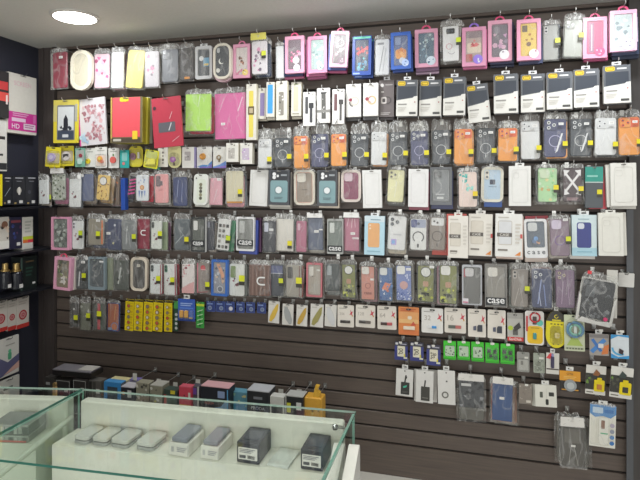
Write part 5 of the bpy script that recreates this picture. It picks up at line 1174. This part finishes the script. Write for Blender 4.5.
for i, (x0, x1, lab) in enumerate([(2.8, 12, 'left of three, cable pictured'), (12.8, 25, 'middle of three, earphone pictured'), (25.8, 37, 'right of three, near the corner')]):
    L(x0, 176, x1, 205, 'black earphone box on left-side ledge, ' + lab, '#1f2027', [('T', .2, .9, .85, .96, 1, '#b9bac0'), ('T', .3, .8, .7, .84, 1, '#8a8b92')] + ([('c', .5, .5, .2, '#a8a49c'), ('R', .42, .35, .6, .62, .08, '#d6d2ca')] if i == 1 else [('l', .2, .3, .8, .6, .06, '#8f98a4')] if i == 0 else [('c', .3, .45, .14, '#3f4048')]) + [('R', .5, .06, .8, .16, .03, '#d4d3d0'), ('R', .1, .04, .28, .1, .02, '#a08a5a')], d=.09, t=.07, nm='earphone_box', group='black earphone boxes on the left ledge')
PIC = [(-2, 9, '#c9c4ba', [('c', .6, .75, .3, '#7a5644'), ('r', .0, .0, 1, .25, '#e6e4dc'), ('s', 3, 8, ['#3c342f', '#d8c4b0'], .16, (.2, .3, .95, .95))], 'white box with brown picture, left side, above bottles'),
       (9.6, 22, '#23243a', [('r', .1, .82, .9, .9, '#7a3a44'), ('s', 4, 8, ['#3a4a8a', '#2c3468', '#5a3a58'], .16, (.2, .3, .9, .75)), ('R', .55, .1, .85, .2, .02, '#d4d3d0')], 'dark blue box with red lettering, left-side ledge'),
       (22.6, 33, '#cfcdc4', [('r', .02, .3, .98, .4, '#b8c43c'), ('r', .02, .2, .5, .3, '#d8703c'), ('r', .5, .2, .98, .3, '#c83c4a'), ('T', .2, .5, .8, .9, 4, '#a8aaa0')], 'white box with colour stripes near the left corner')]
for x0, x1, c, dk, lab in PIC:
    L(x0, 217, x1, 249, lab, c, dk, d=.09, t=.06, nm='retail_box', group='boxes on the second left ledge')
for (px0, px1, lab) in [(-1, 8, 'dark bottle with gold cap, left-side ledge, leftmost'), (9.5, 19.5, 'dark bottle with gold cap left of dark green box')]:
    a, b = PL(px0, 290, .07), PL(px1, 290, .07)
    h = PL((px0 + px1) / 2, 263, .07).z - a.z; r = (b.y - a.y) / 2
    o = root('perfume_bottle', lab, 'bottle', (LEFT + .08, (a.y + b.y) / 2, a.z), (0, 0, 0), 'gold-capped bottles on the left ledge')
    mb = MB(); mb.lathe([(r * .8, 0), (r, .004), (r, h * .62), (r * .6, h * .74), (r * .4, h * .76)], col('#23242a', .15)); mb.build('bottle_body', o)
    mb = MB(); mb.lathe([(r * .42, h * .74), (r * .5, h * .76), (r * .5, h * .97), (r * .44, h)], col('#b89c62', .3, .6)); mb.build('cap', o)
    mb = MB(); mb.lathe([(r * .62, h * .69), (r * .78, h * .68), (r * .78, h * .74), (r * .5, h * .76)], col('#a58a54', .3, .6)); mb.build('collar', o)
    mb = MB(); mb.box(r + .0008, r + .002, -r * .35, r * .35, h * .06, h * .2, col('#d6d5d2')); mb.build('price_label', o)
L(20.5, 256, 37, 290, 'dark green glossy box beside the gold-capped bottles', '#1d2422', [('T', .3, .8, .8, .88, 1, '#5a4a34'), ('T', .3, .4, .75, .7, 3, '#2f4a40'), ('R', .7, .16, .88, .22, .02, '#d0d0cc'), ('r', .02, .02, .1, .98, '#4a6058')], d=.09, t=.06, nm='retail_box')
for (x0, x1, y0, y1, lab) in [(-6, 7.5, 301, 332, 'at the photo edge'), (7.8, 16.3, 299.5, 330, 'middle one'), (16.6, 29, 297, 327.5, 'nearest the corner')]:
    L(x0, y0, x1, y1, 'white and red pack, round emblem, left wall, ' + lab, '#d2cbc1', [('r', 0, 0, 1, .13, '#c23a34'), ('o', .5, .42, .32, .1, '#b03a40'), ('c', .5, .42, .2, '#c9888a'), ('t', 'Q', .5, .42, .2, '#b03a40'), ('T', .15, .75, .8, .9, 2, '#b5ada4')], d=.07, t=.015, hook=True, nm='retail_pack', group='white and red packs on the left wall')
L(-4, 338, 19, 376, 'white card with green figure and hand, left wall', '#cdcbc4', [('p', [(0, .0), (1, .12), (1, .5), (.5, .36), (0, .6)], '#5a5a78'), ('p', [(.3, .05), (1, .12), (1, .3), (.7, .2)], '#c9a294'), ('R', .5, .42, .66, .6, .04, '#4f9a74'), ('c', .58, .64, .07, '#5fae84'), ('T', .4, .78, .8, .84, 1, '#9a9890')], d=.08, t=.01, hook=True, nm='retail_pack')
L(-4, 379, 19.5, 400, 'white pack lowest on the left wall above counter', '#c6c4bc', [('R', .3, .5, .7, .62, .04, '#55544e'), ('c', .2, .4, .12, '#8f8d86')], d=.08, t=.01, hook=True, nm='retail_pack')
for i, yy in enumerate([206.5, 250.5, 291.5]):       # ledges carrying the boxes
    zz = PL(18, yy, .09).z
    struct((lambda m_: (m_.box(LEFT, LEFT + .15, -.62, -.03, zz - .012, zz - .0005, col('#1b1c22', .3)), m_.build('trim_%d' % (4 + i)))[1])(MB()))

# ================================================================== LOW MERCHANDISE BEHIND THE COUNTER
def low(x0, x1, yt, label, c, deco=(), lid=None, d=.28, t=.1, rot=0, flag=0, nm='retail_box', cat='box', **kw):
    a, b = P(x0, yt, d), P(x1, yt, d)
    h = a.z - .385; w = b.x - a.x; t *= .55
    o = root(nm, label, cat, ((a.x + b.x) / 2, -d, .385), (0, 0, math.radians(rot)), 'goods on the low ledge behind the counter')
    k_box(o, w, h, dict(c=c, t=t, deco=[tuple(q) for q in deco], lid=lid, **kw), .005, 1)
    if flag:
        f = P((x0 + x1) / 2 + flag, yt - 4, .19)
        peg_hook((f.x, 0, f.z - .03), .16, 'metal peg with white flag above ' + ' '.join(label.replace('-', ' ').split()[:8]), 0, .024)
V = lambda a, b: (a, b)
low(45, 55, 377, 'dark boxed camera at left end of low ledge', '#3a3836', [('r', .1, .84, .5, .9, '#9a9a98'), ('R', .3, .62, .8, .78, .05, '#55544f')], d=.30)
low(56, 70, 379, 'dark wire-framed box on low ledge left of wooden stick', '#2f2d2c', [('L', .03, .3, .97, .98, .02, .03, '#a8a8a4'), ('R', .6, .74, .85, .8, .02, '#c9c8c2'), ('c', .4, .7, .15, '#54302e')], d=.30, t=.08)
low(73, 86, 379, 'dark box with silver frame right of wooden stick', '#34302f', [('L', .03, .3, .97, .98, .02, .03, '#b8b8b4'), ('R', .6, .78, .85, .84, .02, '#d0cfca')], d=.31, t=.08)
low(88, 101, 380, 'smoky clear box with small white tag, low ledge', '#5c5a56', [('r', .1, .3, .3, .98, '#2c2b2a'), ('r', .4, .3, .6, .98, '#3f3e3c'), ('R', .62, .74, .9, .84, .02, '#dcdbd6')], d=.29, t=.09)
o = root('flat_box_stack', 'flat black box lying across the low ledge boxes', 'box', P(72, 376.5, .30), (0, 0, math.radians(2)))
mb = MB(); w_ = P(91, 376, .30).x - P(53, 376, .30).x
mb.rr(-w_ / 2, .0, w_, .024, .002, -.002, .09, col('#1f1c1c', .4)); mb.build('box', o)
mb = MB(); mb.rr(-w_ / 2, .0245, w_ * .96, .005, .001, 0, .085, col('#77747a', .35)); mb.rr(w_ * .1, .0300, w_ * .36, .003, .001, .015, .08, col('#b9b6b0', .35)); mb.build('lid', o)
low(104, 121, 382, 'bright blue open-fronted box, low ledge', '#3f4a54', [('L', .0, .2, 1, 1, .02, .2, '#3a86c4')], lid='#4a90c8', d=.31, t=.07)
low(109, 126, 380, 'white and yellow topped box behind bright blue box', '#b9b09a', [], lid='#d9cf9c', d=.22, t=.09)
low(121, 134, 387, 'black box with white square label and white top', '#25242c', [('R', .5, .8, .8, .95, .02, '#d8d8d6'), ('c', .2, .88, .12, '#c87a44')], lid='#b9b6bc', d=.31, t=.11)
low(128, 138, 380, 'purple and white topped box on low ledge', '#8f8aa8', [('s', 5, 5, ['#5a48a0', '#7a6ac0'], .14, (.1, .7, .9, .98))], lid='#7f74b4', d=.19, t=.07, flag=2)
low(136, 149, 382, 'box patterned with silver chain links, left one', '#8f8c7c', [('s', 6, 18, ['#c8c6bc', '#55534a', '#d8d6cc', '#3f3d38'], .12, (.03, .4, .97, .98))], d=.30, t=.08)
low(150, 162, 385.5, 'box patterned with silver chain links, right one', '#8a8776', [('s', 7, 18, ['#c8c6bc', '#55534a', '#d8d6cc', '#3f3d38', '#b8b060'], .12, (.03, .4, .97, .98))], lid='#aaa8a0', d=.31, t=.12, flag=3)
low(164, 177, 389, 'dark green box with yellow corner, low ledge', '#3c4a44', [('R', .1, .62, .9, .9, .02, '#55665c'), ('r', 0, .5, .2, .9, '#b04a44'), ('R', .5, .92, .85, .99, .02, '#d8c83c')], d=.31, t=.08, flag=5)
low(179, 191, 387, 'red box with pale yellow lower half, low ledge', '#d04a5c', [('r', .03, .2, .97, .7, '#eab36a'), ('r', .1, .25, .8, .6, '#f4dc9c'), ('R', .78, .8, .95, .92, .02, '#e8e4d8'), ('c', .45, .86, .06, '#4a2a30')], lid='#c85a6a', d=.31, t=.07)  # yellow lower panel with a paler inner patch
low(191, 199, 386, 'narrow dark box with purple corner beside red box', '#4f4c54', [('R', .1, .86, .7, .97, .05, '#6a4a9a'), ('r', .8, .3, 1, 1, '#d0d0ce')], d=.29, t=.07, flag=3)
low(201, 229, 386, 'wide black box with pale pink top and blue picture', '#22242c', [('t', 'AQQA', .3, .74, .34, '#a8564a'), ('p', [(.45, .5), (.98, .6), (.98, .85), (.7, .7), (.5, .68)], '#6a94b8'), ('R', .6, .84, .85, .95, .02, '#8a9cc0'), ('r', .93, .1, .97, .98, '#5aa0d0')], lid='#d8a8ac', d=.32, t=.12)
low(231, 248, 391, 'teal blue patterned box between two black boxes', '#5f94a8', [('r', .05, .6, .95, .8, '#3f8ab8'), ('s', 9, 6, ['#c9c48a', '#8fb8a0'], .1, (.1, .75, .9, .98))], d=.27, t=.08)
low(247, 269, 390.5, 'black box with wide silver-grey top', '#26282c', [('t', 'PRODA', .5, .74, .62, '#b8bcc0'), ('T', .3, .86, .7, .94, 1, '#7a7e84')], lid='#b4b6ba', d=.32, t=.15)
low(270, 284, 396, 'black box in white frame, right of silver-topped box', '#c8c8c2', [('R', .1, .2, .9, .85, .02, '#2c2e30'), ('t', 'LED', .5, .6, .4, '#b8c4a0')], d=.32, t=.08, flag=4)
low(285.5, 303, 396, 'black box with pale top and small yellow square', '#27282a', [('R', .08, .75, .3, .9, .02, '#c9c83c'), ('R', .62, .8, .9, .92, .02, '#dcdcd8'), ('r', 0, .0, .05, 1, '#c8c8c2')], lid='#b0b0ac', d=.32, t=.12, flag=5)
# golden toy-like pack
a = P(313, 408, .3)
o = root('golden_wing_pack', 'golden yellow pack with raised wing at right end of ledge', 'pack', (a.x, -.3, .385), (0, 0, 0), 'goods on the low ledge behind the counter')
h = P(313, 398, .3).z - .385; w_ = P(322, 400, .3).x - P(304, 400, .3).x
mb = MB(); mb.rr(-w_ / 2, 0, w_, h, .006, 0, .06, col('#d9a43c'), .003)
deco(mb, w_, h, -.0005, [('s', 12, 8, ['#8a6a2c', '#f0d070', '#c8553c'], .12, (.1, .5, .9, .95))]); mb.build('pack_body', o)
mb = MB(); mb.prism([(-w_ * .05, h), (w_ * .3, h), (w_ * .36, h + .02), (w_ * .2, h + .03), (w_ * .3, h + .05), (w_ * .1, h + .052), (w_ * .02, h + .025)], .01, .03, col('#e0b040')); mb.build('wing', o)
f = P(318, 392, .14); peg_hook((f.x, 0, f.z - .02), .13, 'thin metal peg with white flag behind golden yellow pack', 0, .024)
# wooden stick
a = P(70, 379, .34)
mb = MB(); mb.rr(-.009, 0, .018, a.z - .001, .002, -.006, .006, wood_mat('pale_wood', '#a88a58', '#c0a06a', .5, (30, 30, 2)), .001)
mb.rr(-.0085, a.z - .001, .017, .02, .006, -.005, .005, col('#8a7248'))
tag(mb.build('wooden_stick', None, (a.x, -.44, 0)), 'upright pale wooden stick behind counter, low ledge left', 'stick')

# ================================================================== GLASS COUNTERS
ZT, XL, XRc, YB, YF = .95, -1.168, -.288, -1.035, -1.46
KR, KL = .07, .20
def skew(x):      # the two counter sections do not stand quite square to the wall
    return KR * (x + .30) if x >= XL - .002 else KR * (XL + .30) + KL * (x - XL)
def yback(x):
    return YB + skew(x)
GL = glass_mat()
EDGE = col('#2f6f62', .15)
EDGE2 = col('#7fa89a', .15)
WHITE = col('#dcdcd0', .35)
def gpane(name, par, x0, x1, y0, y1, z0, z1, edge=EDGE):
    """one sheet of glass with green cut edges"""
    mb = MB()
    dx, dy, dz = x1 - x0, y1 - y0, z1 - z0
    V8 = [(x, y, z) for z in (z0, z1) for y in (y0, y1) for x in (x0, x1)]
    q = {'-z': (0, 2, 3, 1), '+z': (4, 5, 7, 6), '-y': (0, 1, 5, 4), '+y': (2, 6, 7, 3), '-x': (0, 4, 6, 2), '+x': (1, 3, 7, 5)}
    thin = min(dx, dy, dz)
    for k, f in q.items():
        big = (k[1] == 'z' and dz == thin) or (k[1] == 'y' and dy == thin) or (k[1] == 'x' and dx == thin)
        mb.add([V8[i] for i in f], [(0, 1, 2, 3)], GL if big else (edge.get(k, EDGE) if isinstance(edge, dict) else edge))
    return mb.build(name, par)
def counter(x0, x1, label, right):
    cx = (x0 + x1) / 2
    o = root('glass_display_counter', label, 'display counter', (cx, (YB + YF) / 2, 0), (0, 0, 0), 'glass display counters')
    ox, oy = cx, (YB + YF) / 2
    X = lambda x: x - ox
    Y = lambda y: y - oy
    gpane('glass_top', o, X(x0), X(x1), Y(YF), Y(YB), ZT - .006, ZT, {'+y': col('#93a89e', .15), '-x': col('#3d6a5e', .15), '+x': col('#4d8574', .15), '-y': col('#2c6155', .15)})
    gpane('front_glass', o, X(x0 + .004), X(x1 - .004), Y(YF + .004), Y(YF + .010), .46, ZT - .0065, EDGE2)
    if right:
        gpane('end_glass', o, X(x1 - .010), X(x1 - .003), Y(YF + .012), Y(YB - .004), .46, ZT - .0065, EDGE2)
        gpane('end_glass', o, X(x0 + .002), X(x0 + .008), Y(YF + .012), Y(YB - .004), .46, ZT - .0065, EDGE2)
    else:
        gpane('end_glass', o, X(x1 - .009), X(x1 - .003), Y(YF + .012), Y(YB - .004), .46, ZT - .0065, EDGE2)
    mb = MB(); mb.rr(X(x0 + .02), .46, x1 - x0 - .05 + (0 if right else .01), ZT - .022 - .46, .008, Y(YB - .036), Y(YB - .008), WHITE, .004); mb.build('back_panel', o)
    mb = MB(); zs = .84
    mb.box(X(x0 + .012), X(x1 - .035), Y(YB - .143), Y(YB - .0365), .47, zs, WHITE); mb.build('display_step', o)
    mb = MB(); mb.box(X(x0 + .002), X(x1 - .002), Y(YF + .012), Y(YB - .005), .02, .455, WHITE)
    mb.box(X(x0 + .03), X(x1 - .03), Y(YF + .004), Y(YF + .012), .06, .42, col('#c9c9bf', .3)); mb.build('base_cabinet', o)
    if right:
        mb = MB()
        c = Vector((x1 - .05, YB - .045, ZT - .03))
        m = col('#8f908c', .2, .9)
        mb.tube([(X(c.x), Y(c.y), c.z), (X(x1 - .012), Y(c.y), c.z)], .003, m)
        mb.lathe([(.002, c.z - .008), (.007, c.z - .006), (.008, c.z), (.007, c.z + .006), (.002, c.z + .008)], m, X(c.x), Y(c.y), 10); mb.build('glass_clamp', o)
        for xa, xb, yb, zb in ((x1 - .046, x1 - .016, YB - .068, .892), (x1 + .006, x1 + .034, YB - .12, .918)):
            mb = MB(); yf = YF + .03; run = yb - yf; sl = .58
            pr = [(yf, .02), (yb, .02), (yb, zb - .01), (yb - .006, zb - .001), (yb - .014, zb - .002), (yf, zb - run * sl)]
            n = len(pr)
            vs = [(X(xa), Y(y), zz) for y, zz in pr] + [(X(xb), Y(y), zz) for y, zz in pr]
            mb.add(vs, [tuple(range(n)), tuple(range(2 * n - 1, n - 1, -1))] + [((i + 1) % n, i, n + i, n + (i + 1) % n) for i in range(n)], col('#e2e0d8', .35)); mb.build('side_panel', o)
    for ch in o.children:
        for v in ch.data.vertices:
            v.co.y += skew(v.co.x + ox)
    if not right:           # white rail running along the partition
        mb = MB(); mb.tube([(X(-1.184), Y(-1.125), .869), (X(-1.184), Y(-1.40), .828)], .008, WHITE, 8); mb.build('partition_rail', o)
    return o
counter(XL, XRc, 'white counter with glass top, dark boxes inside, in foreground', True)
counter(-2.25, XL - .003, 'glass-topped white counter section at the far left', False)

# things on the display step
ZS = .8405
def on_step(x, y, dp):
    return min(max(y, yback(x) - .141), yback(x) - .0415 - dp)
def step_box(pxl, pxr, pyf, top_py, depth, label, build, name, cat, grp):
    a, b = PZ(pxl, pyf, ZS), PZ(pxr, pyf, ZS)
    w = (b - a).length
    c, s_, q = _dir((pxl + pxr) / 2, top_py)
    h = CZ + (CZ - ZS) * 0
    t = ((a.y + b.y) / 2 - CY) / s_
    h = CZ + t * q - ZS
    o = root(name, label, cat, ((a.x + b.x) / 2, on_step((a.x + b.x) / 2, (a.y + b.y) / 2, depth), ZS), (0, 0, 0), grp)
    build(o, w, h, depth)
def blackbox(o, w, h, dp):
    mb = MB(); mb.rr(-w / 2, 0, w, h, .003, 0, dp, col('#34373f', .35), .002)
    mb.rr(-w * .36, h + .0001, w * .72, .0006, .001, dp * .2, dp * .8, col('#454852', .25)); mb.build('box', o)
    mb = MB(); mb.rr(-w * .42, h * .18, w * .84, h * .58, .001, -.0008, -.0002, col('#e2e0da'))
    deco(mb, w * .84, h * .58, -.0010, [('T', .06, .55, .9, .92, 3, '#6a6c74'), ('R', .06, .12, .4, .38, .01, '#4a4c52')] + [('r', .5 + .05 * i, .12, .53 + .05 * i, .4, '#3a3a3e') for i in range(8)], x0=-w * .42, z0=h * .18); mb.build('white_label', o)
def whitebox(o, w, h, dp):
    mb = MB(); hh = h * .62
    mb.rr(-w / 2, 0, w, hh, .003, 0, dp, col('#dad8cf', .35), .001)
    deco(mb, w, hh, -.0003, [('T', .4, .3, .9, .7, 3, '#8f9094'), ('R', .12, .3, .26, .7, .02, '#a8a8a6'), ('r', .95, .1, .98, .9, '#b0b0ac')]); mb.build('box', o)
    mb = MB(); mb.rr(-w * .40, hh + .0005, w * .8, h * .22, .004, .004, dp * .95, col('#80838a', .3), .002); mb.build('grey_top_device', o)
step_box(237, 261, 462, 441.5, .092, 'dark slate box with white label, left of the two', blackbox, 'device_box', 'box', 'boxes in the glass counter')
step_box(300, 323, 470.5, 450, .092, 'dark slate box with white label, right of the two', blackbox, 'device_box', 'box', 'boxes in the glass counter')
step_box(169, 191, 455, 434, .092, 'white box with grey device on top, left of two', whitebox, 'device_box', 'box', 'boxes in the glass counter')
step_box(200, 220, 459, 438, .092, 'white box with grey device on top, right of two', whitebox, 'device_box', 'box', 'boxes in the glass counter')
for i, (x0, x1, yf, lab) in enumerate([(71, 89, 444, 'leftmost of four'), (90, 108.5, 445, 'second of four'), (110, 131, 446, 'third of four'), (135, 156, 449, 'rightmost of four')]):
    a, b = PZ(x0, yf, ZS), PZ(x1, yf, ZS); w = b.x - a.x
    o = root('phone_slab_stack', 'flat silver-white devices stacked in counter, ' + lab, 'device', ((a.x + b.x) / 2, on_step((a.x + b.x) / 2, (a.y + b.y) / 2, .082), ZS), (0, 0, math.radians(-2)), 'flat silver devices in the counter')
    for j in range(2):
        mb = MB(); pts = rrpts(-w / 2, 0, w, .078, .012)
        n = len(pts); z0, z1 = .012 * j, .012 * j + .009
        k = .96
        vs = [(p[0], p[1], z0) for p in pts] + [(p[0], p[1], z1 - .002) for p in pts] + [(p[0] * k, .039 + (p[1] - .039) * k, z1) for p in pts]
        fs = [tuple(range(n - 1, -1, -1)), tuple(range(2 * n, 3 * n))]
        for q in (0, n):
            fs += [(q + t, q + (t + 1) % n, q + n + (t + 1) % n, q + n + t) for t in range(n)]
        mb.add(vs, fs, col('#b9bab2' if j else '#9a9c98', .25)); mb.build('device', o)
a, b = PZ(269, 463, ZS), PZ(291, 464, ZS)
o = root('clear_flat_pack', 'flat clear pack lying between the two dark boxes', 'pack', ((a.x + b.x) / 2, on_step((a.x + b.x) / 2, a.y, .095), ZS), (0, 0, math.radians(-4)))
mb = MB(); w = b.x - a.x
mb.box(-w / 2, w / 2, 0, .09, .0, .006, col('#cfd3ce', .3)); mb.build('pack_base', o)
mb = MB(); mb.box(-w * .46, w * .46, .005, .085, .0065, .012, PANE()); mb.build('clear_cover', o)
# stack of clear boxes in the left counter
a, b = PZ(-16, 445, ZS), PZ(27, 444, ZS)
for j, (lab, cc, zz, hh) in enumerate([('lower grey clear box with reddish strip, left counter', '#8f8f8a', 0, .022), ('upper grey clear box of the left counter stack', '#7f827e', .0226, .03)]):
    o = root('clear_storage_box', lab, 'box', ((a.x + b.x) / 2 + .0, yback((a.x + b.x) / 2) - .139, ZS + zz), (0, 0, math.atan(KL)), 'clear boxes in the left counter')
    w = b.x - a.x; dp = .085
    mb = MB(); mb.rr(-w / 2, 0, w, hh, .003, 0, dp, col(cc, .3), .001)
    deco(mb, w, hh, -.0004, [('r', .02 + .12 * i, .1, .11 + .12 * i, .9, ['#a8aaa4', '#6f726e', '#b8bab4'][i % 3]) for i in range(8)] + ([('r', .1, .05, .95, .3, '#c4706c')] if j == 0 else [])); mb.build('box_body', o)
    mb = MB(); mb.rr(-w / 2, hh - .006, w, .0055, .001, -.003, dp + .002, col('#a5a8a3', .2)); mb.build('lid', o)

# ================================================================== LIGHTS, CAMERA
def downlight(x, y, label, power, vis=True):
    o = root('ceiling_downlight', label, 'ceiling light', (x, y, CEIL), (0, 0, 0), 'round ceiling downlights')
    mb = MB(); R0 = .094
    mb.lathe([(R0, -.001), (R0 + .014, -.001), (R0 + .014, -.006), (R0, -.010)], col('#d8d5ce', .5), n=32); mb.build('trim_ring', o)
    mb = MB(); pts = [(R0 * math.cos(i * .19635), R0 * math.sin(i * .19635)) for i in range(32)]
    mb.add([(p[0], p[1], -.0108) for p in pts], [tuple(range(31, -1, -1))], col('#fffdf6', .5, emit=9)); mb.build('diffuser', o)
    l = bpy.data.lights.new('downlight_lamp', 'AREA'); l.shape = 'DISK'; l.size = .17; l.energy = power; l.color = (.92, .96, 1)
    lo = bpy.data.objects.new('downlight_lamp', l); COL.objects.link(lo); lo.location = (x, y, CEIL - .014)
p = PZ(75, 16, CEIL)
downlight(p.x, p.y, 'glowing round recessed ceiling light at upper left', 6)
downlight(-.62, -.5, 'round recessed ceiling light just above the photo frame', 6)
downlight(.55, -.5, 'round recessed ceiling light beyond upper right of frame', 6)
def area(loc, rot, sx, sy, e, c=(1, .985, .945)):
    l = bpy.data.lights.new('fill_light', 'AREA'); l.shape = 'RECTANGLE'; l.size = sx; l.size_y = sy; l.energy = e; l.color = c
    o = bpy.data.objects.new('fill_light', l); COL.objects.link(o); o.location = loc; o.rotation_euler = rot
area((-.6, -1.7, CEIL - .02), (0, 0, 0), 2.6, .9, 12)  # broad overhead fill, added without a fixture
area((-.3, -4.0, 1.45), (math.radians(103), 0, 0), 4.0, 1.7, 64)  # added fill behind the camera, imitates light bounced onto wall and ceiling
W = bpy.data.worlds.new('shop_world'); S.world = W; W.use_nodes = True
bg = W.node_tree.nodes['Background']; bg.inputs[0].default_value = (.93, .95, 1, 1); bg.inputs[1].default_value = .62
cam = bpy.data.cameras.new('camera'); co = bpy.data.objects.new('camera', cam); COL.objects.link(co)
cam.sensor_width = 36; cam.lens = F / 640 * 36; cam.shift_y = -(240 - HOR) / 640
cam.clip_start = .02
co.location = (0, CY, CZ); co.rotation_euler = (math.radians(90), 0, A)
S.camera = co
S.view_settings.view_transform = 'Standard'
S.view_settings.look = 'None'
S.view_settings.exposure = -.06
S.cycles.transparent_max_bounces = 32
S.cycles.max_bounces = 8
print('ITEMS', _cnt[0], 'HOOKS', NHOOK[0])
